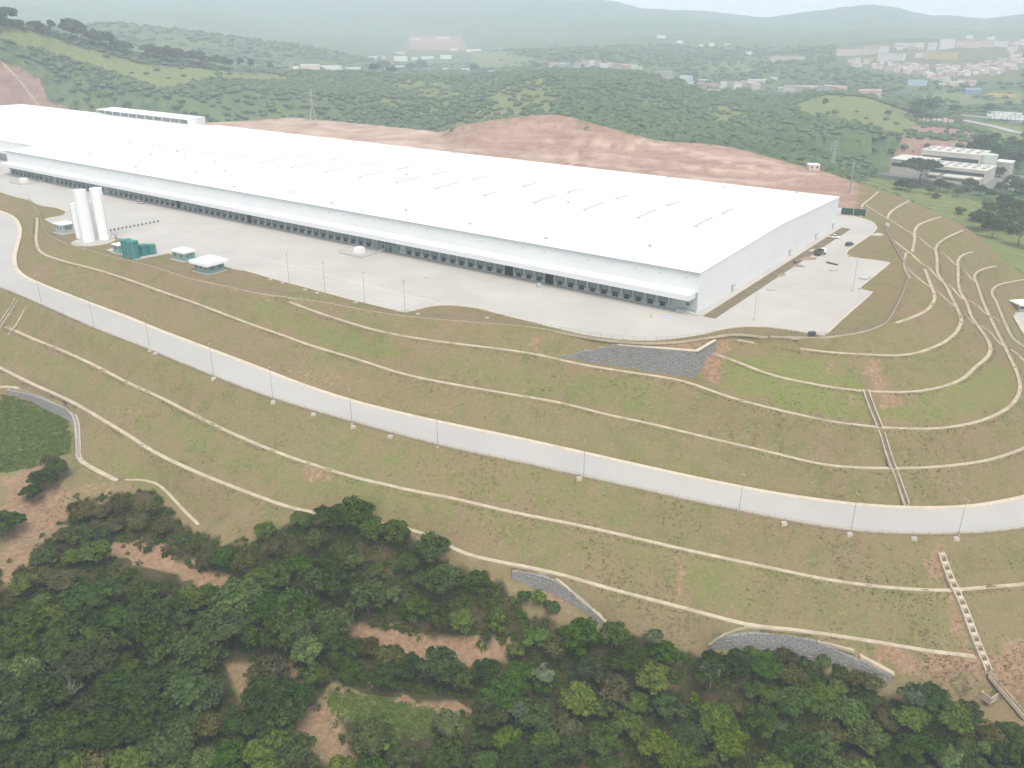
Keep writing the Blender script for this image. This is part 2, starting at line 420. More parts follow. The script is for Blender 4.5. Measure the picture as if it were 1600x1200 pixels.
# small stone walls at the slope foot: the ground steps down in front of them
SMALL_WALLS = [([(10, 610), (50, 618), (75, 628), (103, 639), (113, 650), (118, 665), (119, 690), (119, 716)], [.8, 1.8, 3.2, 3.6, 3.4, 2.6, 1.5], 'curved dark stone gabion wall under the wide drain at the left edge', 4),
               ([(800, 893), (838, 898), (872, 910), (900, 930), (930, 958), (946, 975)], [2.2, 3.6, 4.0, 3.3, 2.0, 1.0], 'dark curved gabion wall at the forest edge below the middle of the slope', 5),
               ([(1106, 1010), (1140, 994), (1180, 990), (1230, 993), (1280, 1004), (1330, 1028), (1345, 1036)], [.8, 3.6, 5.4, 5.8, 5.0, 3.8, 2.6], 'wide arched gabion wall above the forest left of the stepped chute', 7),
               ([(1342, 1030), (1370, 1046), (1394, 1060)], [2.4, 2.2, 1.0], 'short dark gabion wall at the end of the arched one, above the trees', 3)]
def cam_hit(px, py, tree=None):
    d = ray(px, py).normalized()
    return (tree or bvh).ray_cast(Vector((0, 0, EYE)) + d * 60, d)[0]
WALL_LINES = []
for px_, hg, lb_, nc in SMALL_WALLS:
    top = resample(np.array([cam_hit(x, y, bvh0) for x, y in px_]), 2, 1)
    h_ = np.interp(np.linspace(0, 1, len(top)), np.linspace(0, 1, len(hg)), hg)
    foot = offset(top, -.16 * h_ - .3); foot[:, 2] -= h_
    WALL_LINES.append((foot, top + np.array([0, 0, .25]), lb_, nc))
    a = offset(foot, .55); b_ = offset(top, .7)
    terr_lines.append(a); terr_lines.append(b_)
    c_ = offset(foot, -2.0); terr_lines.append(c_)
    lo_ = [(x, y) for x, y, z in offset(foot, -7)] + [(x, y) for x, y, z in offset(top, 3)[::-1]]
    terr_lines[:-3] = [np.array([p for p in w]) for w in terr_lines[:-3]]
v0b, f0b = cdt(terr_lines, ground_pts)
bvh0 = BVHTree.FromPolygons(v0b, f0b)
# refine: extra points between the lines with a little unevenness
key = {}
for w in terr_lines:
    for p in w:
        key.setdefault((int(p[0] // 2), int(p[1] // 2)), 1)
flat_poly = [(p[0], p[1]) for p in SHOULDER] + [(p[0], p[1]) for p in WALL_DIAG] + [(p[0], p[1]) for p in SHOULDER_R] + [(300, 700), (-600, 700)]
fine = list(ground_pts)
yard_pl = [(p[0], p[1]) for p in yard_loop]
rg = random.Random(3)
y = 100.0
while y < 860:
    st = 3.0 if y < 330 else 5.0 if y < 480 else 5.5
    x = -0.62 * (y + 60) - 20
    while x < 0.62 * (y + 60) + 30:
        px_, py_ = x + rg.uniform(-.35, .35) * st, y + rg.uniform(-.35, .35) * st
        if (int(px_ // 2), int(py_ // 2)) not in key:
            z = h0(px_, py_)
            if z is not None:
                n = noise.noise((px_ * .07, py_ * .07, 1.3)) * .35 + noise.noise((px_ * .3, py_ * .3, 5)) * .18
                amp = 1.0
                if y > 300 and abs(z) < .05: amp = 0.0
                if in_poly(px_, py_, yard_pl):
                    z = -.3; amp = 0.0
                elif abs(z) < .4 and y > 330: z = min(z, 0.02)
                if z < -40: amp = 1.6
                fine.append((px_, py_, z + n * amp))
        x += st
    y += st
v1, f1 = cdt(terr_lines, fine)
# keep what lies in front of the rim
domain = [(p[0], p[1]) for p in RIM] + [(o[0], o[1]) for o in OUTER[::-1]]
fk = []
for f in f1:
    cx = sum(v1[k][0] for k in f) / len(f); cy = sum(v1[k][1] for k in f) / len(f)
    if in_poly(cx, cy, domain): fk.append(tuple(f))
bvh = BVHTree.FromPolygons(v1, fk)
def ground_z(x, y):
    r = bvh.ray_cast(Vector((x, y, 500)), Vector((0, 0, -1)))
    return r[0].z if r[0] is not None else None
# ------------------------------------------------------------------ hills, valley and mountains beyond the platform
def curve(pts):
    r = []
    for x, y, d in pts:
        p = atd(x, y, d); r.append((math.atan2(p.x, p.y), d, p.z))
    return np.array(sorted(r))
rim_c = np.array(sorted((math.atan2(p[0], p[1]), math.hypot(p[0], p[1]) - 5, p[2] - 2.6) for p in RIM))
K = [rim_c]
val = rim_c.copy(); val[:, 1] += np.where(rim_c[:, 0] > .36, 120, 75); val[:, 2] -= 14
val[:, 2] = np.where(rim_c[:, 0] > .34, np.where(rim_c[:, 0] > .36, -40, np.minimum(rim_c[:, 2] - 16, -18)), np.minimum(val[:, 2], -10))
K.append(val)
K.append(curve([(-300, 20, 880), (0, 95, 890), (60, 135, 880), (110, 165, 890), (200, 150, 960), (400, 150, 1060), (600, 155, 1110), (700, 165, 1080), (760, 168, 1030), (870, 168, 960), (950, 168, 1010), (1100, 190, 1010), (1200, 200, 1010), (1300, 215, 1000), (1335, 240, 930), (1400, 240, 950), (1450, 240, 960), (1500, 240, 980), (1600, 240, 1000), (1900, 240, 1000)]))
K.append(curve([(-300, -60, 1100), (0, 33, 1110), (60, 42, 1130), (110, 58, 1160), (200, 82, 1210), (300, 98, 1260), (450, 113, 1360), (600, 117, 1400), (700, 119, 1400), (800, 112, 1400), (860, 106, 1400), (940, 106, 1400), (1000, 113, 1400), (1050, 126, 1400), (1110, 142, 1370), (1200, 151, 1360), (1280, 148, 1350), (1340, 151, 1340), (1390, 166, 1310), (1430, 190, 1270), (1500, 187, 1350), (1600, 187, 1400), (1900, 190, 1400)]))
k4 = []
for x, dz in [(-300, -40), (0, -40), (200, -45), (400, -45), (600, -45), (700, -40), (900, -40), (1100, -35), (1250, -30)]:
    p = atd(x, np.interp(x, [0, 300, 450, 860, 1000, 1110, 1250], [33, 98, 113, 106, 113, 142, 148]), 1500)
    k4.append((math.atan2(p.x, p.y), 1720, p.z + dz))
for x, y, d in [(1340, 146, 1640), (1430, 160, 1660), (1500, 158, 1680), (1600, 155, 1700), (1900, 155, 1700)]:
    p = atd(x, y, d); k4.append((math.atan2(p.x, p.y), d, p.z))
K.append(np.array(sorted(k4)))
K.append(curve([(-300, 70, 2200), (0, 52, 2200), (150, 42, 2200), (200, 36, 2200), (260, 42, 2200), (350, 55, 2200), (450, 69, 2200), (520, 84, 2200), (600, 101, 2300), (700, 104, 2300), (760, 98, 2250), (800, 91, 2200), (900, 86, 2150), (1000, 95, 2100), (1100, 105, 2050), (1200, 110, 2000), (1310, 106, 2000), (1350, 120, 1950), (1420, 126, 1900), (1500, 128, 1900), (1600, 125, 1900), (1900, 125, 1900)]))
K.append(curve([(-300, 95, 2900), (0, 70, 2900), (200, 65, 2900), (450, 80, 2900), (600, 86, 2950), (700, 85, 2950), (800, 75, 2850), (900, 70, 2800), (1000, 70, 2700), (1100, 75, 2700), (1200, 80, 2600), (1310, 78, 2550), (1400, 74, 2500), (1500, 69, 2500), (1600, 77, 2500), (1900, 80, 2500)]))
K.append(curve([(-300, 30, 3700), (0, 22, 3700), (300, 32, 3700), (500, 56, 3700), (600, 60, 3700), (650, 55, 3700), (720, 56, 3700), (800, 52, 3700), (900, 45, 3700), (1000, 45, 3700), (1200, 50, 3700), (1300, 55, 3700), (1400, 60, 3600), (1500, 58, 3600), (1600, 62, 3600), (1900, 62, 3600)]))
K.append(curve([(-300, -20, 5400), (0, -24, 5400), (300, -18, 5400), (700, -16, 5400), (860, -9, 5400), (960, 1, 5400), (1000, 12, 5400), (1100, 17, 5400), (1170, 23, 5400), (1200, 27, 5400), (1290, 20, 5400), (1320, 11, 5400), (1365, 4, 5400), (1400, 8, 5400), (1450, 22, 5400), (1500, 26, 5400), (1540, 30, 5400), (1600, 22, 5400), (1900, 15, 5400)]))
K.append(np.array([(-1, 6400, 20), (1, 6400, 20.)]))

AZ = np.concatenate([np.linspace(-math.pi, -.72, 22)[:-1], np.linspace(-.72, -.57, 18)[:-1], np.arange(-.57, .57, .0032), np.linspace(.57, .75, 20), np.linspace(.75, math.pi, 22)[1:]])
dist_rows = np.concatenate([np.arange(0, 240, 60), np.arange(240, 700, 23), np.arange(700, 1500, 9), np.arange(1500, 2700, 24), np.arange(2700, 5200, 60), np.arange(5200, 5600, 40), np.arange(5600, 6500, 150)])
Z = np.zeros((len(dist_rows), len(AZ)))
for j, a in enumerate(AZ):
    ac = max(-.62, min(.66, a))
    ds, zs = [0.0], [-96.0]
    d0 = np.interp(ac, K[0][:, 0], K[0][:, 1]); ds.append(d0 - 60); zs.append(-90.)
    ds.append(d0 - 6); zs.append(np.interp(ac, K[0][:, 0], K[0][:, 2]) - 22)
    for k in K:
        d = np.interp(ac, k[:, 0], k[:, 1]); z = np.interp(ac, k[:, 0], k[:, 2])
        if d < ds[-1] + 2: d = ds[-1] + 2
        ds.append(d); zs.append(z)
    if abs(a) > .75:
        f = min(1, (abs(a) - .75) / .5)
        zs = [q * (1 - f) + (-96 + f * 20) * f for q in zs]
    Z[:, j] = np.interp(dist_rows, ds, zs)
for _ in range(2):                       # soften the folds along each radius, away from the platform
    S = Z.copy(); S[1:-1] = .25 * Z[:-2] + .5 * Z[1:-1] + .25 * Z[2:]
    Z = np.where((dist_rows > 950)[:, None], S, Z)
FAC = at(1475, 272, -44)
far_v = []
for i, d in enumerate(dist_rows):
    for j, a in enumerate(AZ):
        x, yy = math.sin(a) * d, math.cos(a) * d
        z = Z[i, j]
        if d > 720 and abs(a) < .8:
            k = min(1, (d - 720) / 300) * max(0, min(1, (math.hypot(x - FAC.x, yy - FAC.y) - 75) / 80))
            z += k * (noise.noise((x * .006, yy * .006, 2.)) * 6 + noise.noise((x * .02, yy * .02, 7.)) * 2.4)
            if d > 2000:
                z += noise.noise((x * .0022, yy * .0022, 4.)) * min(1, (d - 2000) / 1500) * 30 * (0.5 if d > 5200 else 1) + noise.noise((x * .009, yy * .009, 9.)) * 3
        if math.hypot(x - FAC.x, yy - FAC.y) < 125 and d > 640: z = min(z, -45.0)
        far_v.append((x, yy, z))
nA = len(AZ)
far_f = [(i * nA + j, i * nA + j + 1, (i + 1) * nA + j + 1, (i + 1) * nA + j) for i in range(len(dist_rows) - 1) for j in range(nA - 1)]
far_f = [f[::-1] for f in far_f]
bvh_far = BVHTree.FromPolygons(far_v, far_f)
def far_hit(px, py):
    d = ray(px, py).normalized()
    r = bvh_far.ray_cast(Vector((0, 0, EYE)) + d * 600, d)
    return r[0]
def far_z(x, y):
    r = bvh_far.ray_cast(Vector((x, y, 900)), Vector((0, 0, -1)))
    return r[0].z if r[0] is not None else -90.0

# what covers the hills: (woodland, grass, bare earth) per point
GRASS_FAR = [([(0, 38), (60, 52), (130, 75), (220, 100), (330, 108), (450, 118), (450, 128), (330, 124), (260, 140), (200, 122), (100, 90), (0, 62)], 1),
             ([(560, 150), (640, 122), (700, 130), (740, 160), (730, 190), (700, 200), (620, 172)], .55),
             ([(700, 205), (730, 180), (800, 130), (870, 118), (880, 140), (860, 178), (760, 188)], .8),
             ([(1100, 168), (1150, 162), (1165, 178), (1120, 192)], .9),
             ([(1245, 162), (1290, 148), (1350, 152), (1430, 178), (1435, 205), (1400, 212), (1330, 190), (1250, 178)], 1),
             ([(1335, 280), (1375, 278), (1440, 294), (1500, 306), (1560, 326), (1600, 345), (1625, 450), (1550, 398), (1487, 350), (1421, 320)], 1.2),
             ([(1430, 150), (1600, 140), (1600, 160), (1430, 175)], .8), ([(740, 80), (830, 85), (830, 105), (740, 108)], .9), ([(1080, 95), (1170, 95), (1180, 115), (1080, 112)], .6),
             ([(1540, 190), (1600, 200), (1600, 236), (1560, 226)], .9)]
BARE_FAR = [([(-60, 60), (0, 95), (25, 98), (105, 172), (120, 200), (-80, 200)], 1.0), ([(1415, 200), (1440, 195), (1520, 205), (1545, 235), (1480, 250), (1400, 245)], .75), ([(635, 55), (720, 56), (730, 80), (640, 78)], .8),
            ([(590, 92), (760, 90), (750, 106), (600, 106)], .4), ([(1310, 70), (1600, 62), (1600, 128), (1480, 126), (1360, 112)], .45)]
rows = []
cl_far = np.zeros((len(far_v), 4), np.float32); cl_far[:, 3] = 1
for i, p in enumerate(far_v):
    if p[1] < 300 or abs(p[0]) > .75 * p[1]: continue
    x, yy = pix(p)
    jx = x + noise.noise((p[0] * .02, p[1] * .02, 3.)) * 14; jy = yy + noise.noise((p[0] * .02, p[1] * .02, 8.)) * 5
    g = max([w for pl, w in GRASS_FAR if in_poly(jx, jy, pl)] or [0])
    b = max([w for pl, w in BARE_FAR if in_poly(x + (jx - x) * .4, yy + (jy - yy) * .4, pl)] or [0])
    cl_far[i, 0] = g; cl_far[i, 1] = b
me = bpy.data.meshes.new('hills')
me.from_pydata(far_v, [], far_f)
ca = me.color_attributes.new('cover', 'FLOAT_COLOR', 'POINT')
ca.data.foreach_set('color', cl_far.ravel())
me.polygons.foreach_set('use_smooth', [True] * len(me.polygons))
m, nt, b = new_mat('wooded_hillside')
p = wpos(nt)
n1 = tex_noise(nt, p, .012, 6, .6); n2 = tex_noise(nt, p, .11, 5, .65)
wood = mixc(nt, ramp(nt, n2, .35, .68), (.06, .098, .044), (.125, .172, .07))  # lightened so that part of the distance haze sits in the colour
wood = mixc(nt, ramp(nt, n1, .45, .7), wood, (.14, .18, .065))
grass = mixc(nt, ramp(nt, n2, .3, .7), (.125, .165, .055), (.21, .23, .09))
bare = mixc(nt, ramp(nt, n2, .3, .7), (.24, .14, .105), (.36, .24, .19))
at_ = nt.nodes.new('ShaderNodeAttribute'); at_.attribute_name = 'cover'
sp = nt.nodes.new('ShaderNodeSeparateColor'); nt.links.new(at_.outputs['Color'], sp.inputs[0])
gn = mathn(nt, 'ADD', sp.outputs[0], mathn(nt, 'MULTIPLY', mathn(nt, 'SUBTRACT', n1, .5), .9))
c = mixc(nt, ramp(nt, gn, .35, .62), wood, grass)
c = mixc(nt, ramp(nt, mathn(nt, 'ADD', sp.outputs[1], mathn(nt, 'MULTIPLY', mathn(nt, 'SUBTRACT', n2, .5), .5)), .4, .6), c, bare)
nt.links.new(c, b.inputs['Base Color']); b.inputs['Roughness'].default_value = .95; b.inputs['Specular IOR Level'].default_value = .1
bump(nt, b, n2, .8, 3.0)
me.materials.append(m)
hills = tag(link('hills', me), kind='structure')

# ------------------------------------------------------------------ the made ground: embankment and platform
SOIL = [([(1345, 305), (1421, 315), (1487, 345), (1600, 437), (1600, 475), (1540, 440), (1480, 400), (1400, 350)], .3), ([(1100, 545), (1132, 522), (1140, 560), (1130, 590), (1090, 605)], 1), ([(1285, 556), (1300, 556), (1318, 612), (1330, 612), (1340, 645), (1370, 662), (1345, 666), (1320, 620), (1300, 604)], .75),
        ([(1335, 556), (1362, 556), (1395, 612), (1420, 635), (1372, 640), (1360, 600)], .75), ([(1430, 625), (1500, 600), (1535, 575), (1500, 612)], .5),
        ([(1290, 998), (1450, 1020), (1520, 1028), (1600, 1000), (1600, 1110), (1540, 1070), (1400, 1055), (1340, 1030)], .9), ([(1430, 845), (1475, 842), (1500, 925), (1525, 1025), (1490, 1022), (1482, 930), (1450, 900)], .75),
        ([(1050, 868), (1075, 870), (1068, 945), (1050, 945)], .8), ([(822, 512), (870, 520), (850, 556), (826, 556)], .7), ([(1010, 540), (1120, 528), (1082, 548)], .8), ([(840, 920), (900, 930), (880, 950), (840, 945)], 1),
        ([(440, 575), (520, 565), (560, 600), (480, 612)], .55), ([(470, 722), (525, 735), (515, 757), (475, 752)], .7), ([(335, 640), (400, 655), (390, 672), (340, 660)], .5), ([(160, 625), (230, 640), (240, 660), (180, 660)], .55), ([(120, 745), (180, 750), (170, 790), (110, 790)], .6),
        ([(120, 835), (240, 850), (330, 890), (420, 920), (400, 945), (300, 910), (200, 875)], 1), ([(390, 925), (520, 955), (640, 985), (800, 1005), (800, 1040), (670, 1040), (540, 990), (470, 965)], 1), ([(500, 1070), (600, 1088), (735, 1105), (740, 1125), (590, 1118)], 1), ([(350, 1030), (480, 1040), (560, 1190), (440, 1190), (370, 1090)], .7),
        ([(0, 745), (60, 715), (110, 770), (105, 830), (20, 920), (0, 920)], .75), ([(0, 965), (30, 985), (10, 1010), (0, 1010)], 1), ([(1195, 405), (1260, 392), (1300, 400), (1220, 440), (1195, 440)], .6), ([(50, 395), (85, 385), (150, 402), (225, 425), (215, 436), (120, 412)], .45),
        ([(225, 415), (340, 440), (480, 465), (640, 492), (800, 506), (800, 514), (640, 500), (480, 478), (330, 450)], .6)]
GREEN = [([(1125, 560), (1290, 556), (1350, 610), (1372, 660), (1250, 645), (1110, 600)], .7), ([(1370, 640), (1590, 560), (1590, 620), (1500, 660), (1380, 665)], .55), ([(640, 560), (1050, 600), (1050, 660), (760, 600)], .45), ([(370, 470), (520, 505), (640, 560), (560, 560), (400, 500)], .6),
         ([(0, 515), (400, 700), (800, 805), (1200, 890), (1180, 960), (800, 860), (400, 760), (100, 610), (0, 570)], .35), ([(500, 680), (800, 720), (1000, 780), (1000, 830), (700, 770)], .35), ([(130, 690), (240, 735), (330, 790), (300, 800), (200, 750)], .5),
         ([(510, 1075), (600, 1092), (700, 1120), (650, 1150), (520, 1105)], 1.4), ([(0, 620), (100, 650), (110, 700), (60, 720), (0, 720)], 1.5), ([(380, 1180), (420, 1180), (440, 1200), (380, 1200)], .5)]
FOREST_PX = [(0, 890), (60, 830), (110, 800), (120, 775), (190, 765), (245, 768), (290, 825), (345, 850), (440, 820), (560, 815), (640, 835), (690, 880), (780, 915), (830, 965), (950, 992), (1040, 1005), (1090, 1030), (1180, 1030), (1290, 1045), (1370, 1085), (1600, 1140), (1660, 1300), (-60, 1300), (-60, 890)]
PAD_POLY = [(p[0], p[1]) for p in RIM]
back_line = [at(-400, 240, 0), at(300, 215, 0), at(800, 262, 0), at(1309, 354, 0), at(1335, 330, 0), at(1345, 300, -1)]
cl = np.zeros((len(v1), 4), np.float32); cl[:, 3] = 0
pad_reg = [(p[0], p[1]) for p in back_line] + [(p[0], p[1]) for p in RIM[::-1] if p[0] < at(1345, 286, 0).x]
for i, p in enumerate(v1):
    if p[1] < 90: continue
    x, yy = pix(p)
    x += noise.noise((p[0] * .12, p[1] * .12, 3.)) * 7; yy += noise.noise((p[0] * .12, p[1] * .12, 8.)) * 4
    cl[i, 0] = max([w for pl, w in SOIL if in_poly(x, yy, pl)] or [0])
    cl[i, 1] = max([w for pl, w in GREEN if in_poly(x, yy, pl)] or [0])
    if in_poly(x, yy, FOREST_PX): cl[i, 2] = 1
    if in_poly(p[0], p[1], pad_reg):
        cl[i, 3] = 1; cl[i, 0] = 0
        cl[i, 1] = max([max(0, 1 - seg_dist(x, yy, l_) / w_) for l_, w_ in PAD_TRACKS])
        if x < 690: cl[i, 1] = max(cl[i, 1], .5 + .9 * noise.noise((p[0] * .05, p[1] * .05, 6.)))
me = bpy.data.meshes.new('embankment_ground')
me.from_pydata(v1, [], fk)
ca = me.color_attributes.new('cover', 'FLOAT_COLOR', 'POINT')
ca.data.foreach_set('color', cl.ravel())
me.polygons.foreach_set('use_smooth', [True] * len(me.polygons))
m, nt, b = new_mat('turf_on_red_soil')
p = wpos(nt)
nL = tex_noise(nt, p, .028, 5, .6); nM = tex_noise(nt, p, .16, 5, .62); nF = tex_noise(nt, p, .9, 4, .6); nS = tex_noise(nt, p, 3.2, 3, .6)
sv = nt.nodes.new('ShaderNodeMapping'); sv.inputs['Scale'].default_value = (.55, .05, .06); sv.inputs['Rotation'].default_value = (0, 0, .2)
nt.links.new(p, sv.inputs['Vector']); nV = tex_noise(nt, sv.outputs[0], 1.0, 4, .6)
turf = mixc(nt, ramp(nt, mathn(nt, 'ADD', mathn(nt, 'MULTIPLY', nL, .65), mathn(nt, 'MULTIPLY', nV, .35)), .42, .60), (.240, .175, .104), (.205, .188, .085))
turf = mixc(nt, mathn(nt, 'MULTIPLY', ramp(nt, nM, .47, .66), .7), turf, (.155, .165, .06))
turf = mixc(nt, mathn(nt, 'MULTIPLY', ramp(nt, nF, .52, .72), .65), turf, (.295, .232, .14))
turf = mixc(nt, mathn(nt, 'MULTIPLY', ramp(nt, nS, .52, .68), .6), turf, (.115, .105, .048))
at_ = nt.nodes.new('ShaderNodeAttribute'); at_.attribute_name = 'cover'
sp = nt.nodes.new('ShaderNodeSeparateColor'); nt.links.new(at_.outputs['Color'], sp.inputs[0])
wob = mathn(nt, 'MULTIPLY', mathn(nt, 'SUBTRACT', nM, .5), 1.1)
green = mixc(nt, ramp(nt, nF, .35, .7), (.155, .185, .05), (.21, .22, .075))
gf = ramp(nt, mathn(nt, 'ADD', sp.outputs[1], wob), .15, .95)
c = mixc(nt, gf, turf, green)
soil = mixc(nt, ramp(nt, nF, .35, .7), (.25, .145, .085), (.35, .25, .17))
wob2 = mathn(nt, 'MULTIPLY', mathn(nt, 'SUBTRACT', nF, .5), .9)
c = mixc(nt, ramp(nt, mathn(nt, 'ADD', mathn(nt, 'ADD', sp.outputs[0], mathn(nt, 'MULTIPLY', wob, .6)), wob2), .42, .85), c, soil)
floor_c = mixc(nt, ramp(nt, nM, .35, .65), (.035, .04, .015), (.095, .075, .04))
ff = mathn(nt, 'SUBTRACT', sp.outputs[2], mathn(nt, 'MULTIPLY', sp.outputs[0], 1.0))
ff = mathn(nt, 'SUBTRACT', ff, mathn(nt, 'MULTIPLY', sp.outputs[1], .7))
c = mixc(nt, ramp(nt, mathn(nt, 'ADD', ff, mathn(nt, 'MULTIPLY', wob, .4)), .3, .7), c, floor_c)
pv = nt.nodes.new('ShaderNodeMapping'); pv.inputs['Scale'].default_value = (.012, .06, .3); pv.inputs['Rotation'].default_value = (0, 0, .55)
nt.links.new(p, pv.inputs['Vector'])
nP = tex_noise(nt, pv.outputs[0], 1.0, 6, .65)
pad = mixc(nt, ramp(nt, nP, .3, .7), (.28, .17, .125), (.42, .30, .235))
pad = mixc(nt, mathn(nt, 'MULTIPLY', ramp(nt, nM, .5, .72), .6), pad, (.22, .105, .07))
pad = mixc(nt, mathn(nt, 'MULTIPLY', sp.outputs[1], .8), pad, (.56, .43, .35))
c = mixc(nt, at_.outputs['Alpha'], c, pad)
nt.links.new(c, b.inputs['Base Color']); b.inputs['Roughness'].default_value = .95; b.inputs['Specular IOR Level'].default_value = .1
bump(nt, b, mathn(nt, 'ADD', nF, mathn(nt, 'MULTIPLY', nS, .5)), .7, .5)
me.materials.append(m)
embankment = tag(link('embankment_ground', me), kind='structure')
# ------------------------------------------------------------------ paved surfaces
M_CONC = plain('pale_concrete', (.465, .445, .41), .75, .10, .05, stain=(.34, .315, .275))
M_ROAD = plain('road_concrete', (.435, .422, .40), .75, .08, .04, stain=(.41, .395, .37))
M_KERB = plain('cream_concrete', (.58, .51, .41), .8, .10, .5, stain=(.33, .27, .19))
M_DRAIN = plain('drain_concrete', (.50, .43, .32), .85, .22, .35, stain=(.30, .22, .15), fine=2.5)
M_PAINT = plain('white_road_paint', (.60, .585, .56), .6, .05, .5)
def slab(name, loop, lift, mat, skirt=.5, label=None):
    """paved sheet filling a loop of points, with a real edge"""
    v, f = cdt([list(loop) + [loop[0]]], [])
    pl = [(p[0], p[1]) for p in loop]
    mb = MB()
    mb.v = [(p[0], p[1], p[2] + lift) for p in v]
    for q in f:
        cx = sum(v[k][0] for k in q) / len(q); cy = sum(v[k][1] for k in q) / len(q)
        if in_poly(cx, cy, pl):
            mb.f.append(tuple(q)); mb.m.append(0)
    n = len(loop)
    for k in range(n):
        a, b = loop[k], loop[(k + 1) % n]
        mb.quad((a[0], a[1], a[2] + lift), (b[0], b[1], b[2] + lift), (b[0], b[1], b[2] + lift - skirt), (a[0], a[1], a[2] + lift - skirt))
    o = mb.build(name, mat)
    return tag(o, label, kind='structure')
road = slab('road', list(ROAD_UP) + list(ROAD_LO[::-1]), .10, M_ROAD)
yard = slab('yard', yard_loop, .06, M_CONC)
def ribbon(name, px, z, w, mat, lift, parent=None, h=.14, pts=None):
    line = resample([at(x, y, z) for x, y in px] if pts is None else pts, 3, 1)
    b = MB(); b.sweep(line, [(-w / 2, -.3), (-w / 2, h), (w / 2, h), (w / 2, -.3)])
    b.v = [(x, y, q + lift) for x, y, q in b.v]
    return b.build(name, mat, parent)
# cream kerbs: yard edge and the wide pale gutter on the uphill side of the road
i0, i1 = YARD_PX.index((0, 300)), len(YARD_PX)
ribbon('yard_kerb', YARD_PX[i0:i1], 0, .5, M_KERB, .05, yard)
b = MB(); b.sweep(offset(ROAD_UP, -.75), [(-.9, -.2), (-.9, .26), (.75, .26), (.95, .12)])
b.build('gutter_kerb', M_KERB, road)
b = MB(); b.sweep(offset(ROAD_LO, .3), [(-.35, -.3), (-.35, .28), (.25, .28), (.25, .05)])
b.build('road_kerb', M_KERB, road)
# painted bays along the yard's outer edge
def bld(x, y, z=0.0):
    return C0 + XA * x + YA * y + Vector((0, 0, z))
def flat_line(a, b, w, name, parent):
    a = Vector(a); b = Vector(b); d = (b - a).normalized(); n = Vector((-d.y, d.x, 0)) * w / 2
    m_ = MB(); z0 = Vector((0, 0, .066)); z1 = Vector((0, 0, .072))
    m_.hexa([a - n + z0, b - n + z0, b + n + z0, a + n + z0, a - n + z1, b - n + z1, b + n + z1, a + n + z1])
    return m_.build(name, M_PAINT, parent)
la, lb = at(398, 401, 0), at(690, 475, 0)
flat_line(la, lb, .38, 'parking_line', yard)
ea, eb = at(400, 429.5, 0), at(632, 488, 0)
nb = int((eb - ea).length / 3.4)
for k in range(1, nb):
    p = ea.lerp(eb, k / nb)
    # along the short axis of the warehouse until the long line
    d = lb - la; den = YA.x * d.y - YA.y * d.x
    t = ((la.x - p.x) * d.y - (la.y - p.y) * d.x) / den
    if t > 2: flat_line(p + YA * .6, p + YA * (t - .3), .17, 'parking_line', yard)

# ------------------------------------------------------------------ berm drains
DR = [(-.62, -.5), (-.62, .24), (-.40, .24), (-.30, .07), (.30, .07), (.40, .24), (.62, .24), (.62, -.5)]
def drain(line, label, w=1.0, name='drainage_channel'):
    b = MB(); b.sweep(line, [(a * w, u) for a, u in DR])
    return tag(b.build(name, M_DRAIN), label, 'drain')
drain(LINE_A, 'long cream drain passing under the big grey gabion wall and round the right end')
drain(LINE_B, 'longest cream concrete drain, the first one above the pale road')
drain(LINE_D2, 'curved cream drain from beside the big gabion wall to the upper chute top', 1.0)
drain(LINE_D1, 'highest curved cream drain on the green slope right of the gabion wall')
drain(LINE_D0, 'short hooked cream drain just outside the fenced corner of the yard')
drain(LINE_L3, 'cream drain bending up the brown slope, third from the far end of the yard')
drain(LINE_L2, 'short bent cream drain on the brown slope beside the white rubble slabs')
drain(LINE_L1, 'farthest cream drain on the brown slope, behind the dark green hoarding')
drain(LINE_C, 'cream concrete drain halfway down the slope between the pale road and the forest', 1.05)
drain(LINE_D, 'lowest long cream drain on the slope, partly hidden by the forest edge', 1.1)
drain(TOE_L, 'wide cream drain capping the small curved stone wall at the left edge', 1.25)
drain(TOE_L2, 'thin cream drain dropping into the trees at the foot of the left slope', .8)
def surf_line(px, lift=.08, step=2.5, smooth=2):
    pts = [cam_hit(x, y) for x, y in px]
    w = resample([p for p in pts if p is not None], step, 1)
    for p in w:
        z = ground_z(p[0], p[1])
        if z is not None: p[2] = z + lift
    for _ in range(smooth):
        w[1:-1] = .25 * w[:-2] + .5 * w[1:-1] + .25 * w[2:]
    return w
drain(surf_line([(1352, 320), (1375, 336), (1392, 345), (1425, 366), (1462, 392), (1477, 397), (1495, 417), (1507, 422), (1527, 444)]), 'thin cream drain running straight down the brown slope past the ends of the bent drains', .75)
drain(surf_line([(1392, 374), (1415, 391), (1442, 415), (1450, 416), (1477, 445), (1485, 447), (1507, 472), (1525, 475), (1547, 496), (1560, 502)]), 'pale stepped drain zigzagging down from the rubble slabs on the right slope', .85)
drain(surf_line([(1417, 420), (1457, 452), (1492, 481), (1530, 510), (1545, 516), (1572, 546), (1585, 549), (1603, 568)]), 'thin cream drain cutting diagonally down from the fence corner on the right slope', .7)
drain(surf_line([(1416, 395), (1413, 404), (1412, 414), (1416, 426), (1421, 435)]), 'short curved cream drain hugging the outside of the yard fence', .8)
drain(surf_line([(48, 471), (32, 495), (14, 522)]), 'narrow cream gutter beside the double walled chute at the left edge', .5)
CH = [(-1.0, -.6), (-1.0, .62), (-.66, .62), (-.66, .05), (.66, .05), (.66, .62), (1.0, .62), (1.0, -.6)]
M_FLOOR_SHADE = plain('channel_floor_shade', (.17, .135, .10), .85, .25, .8)  # dark tone paints the shade between kerbs and under step lips
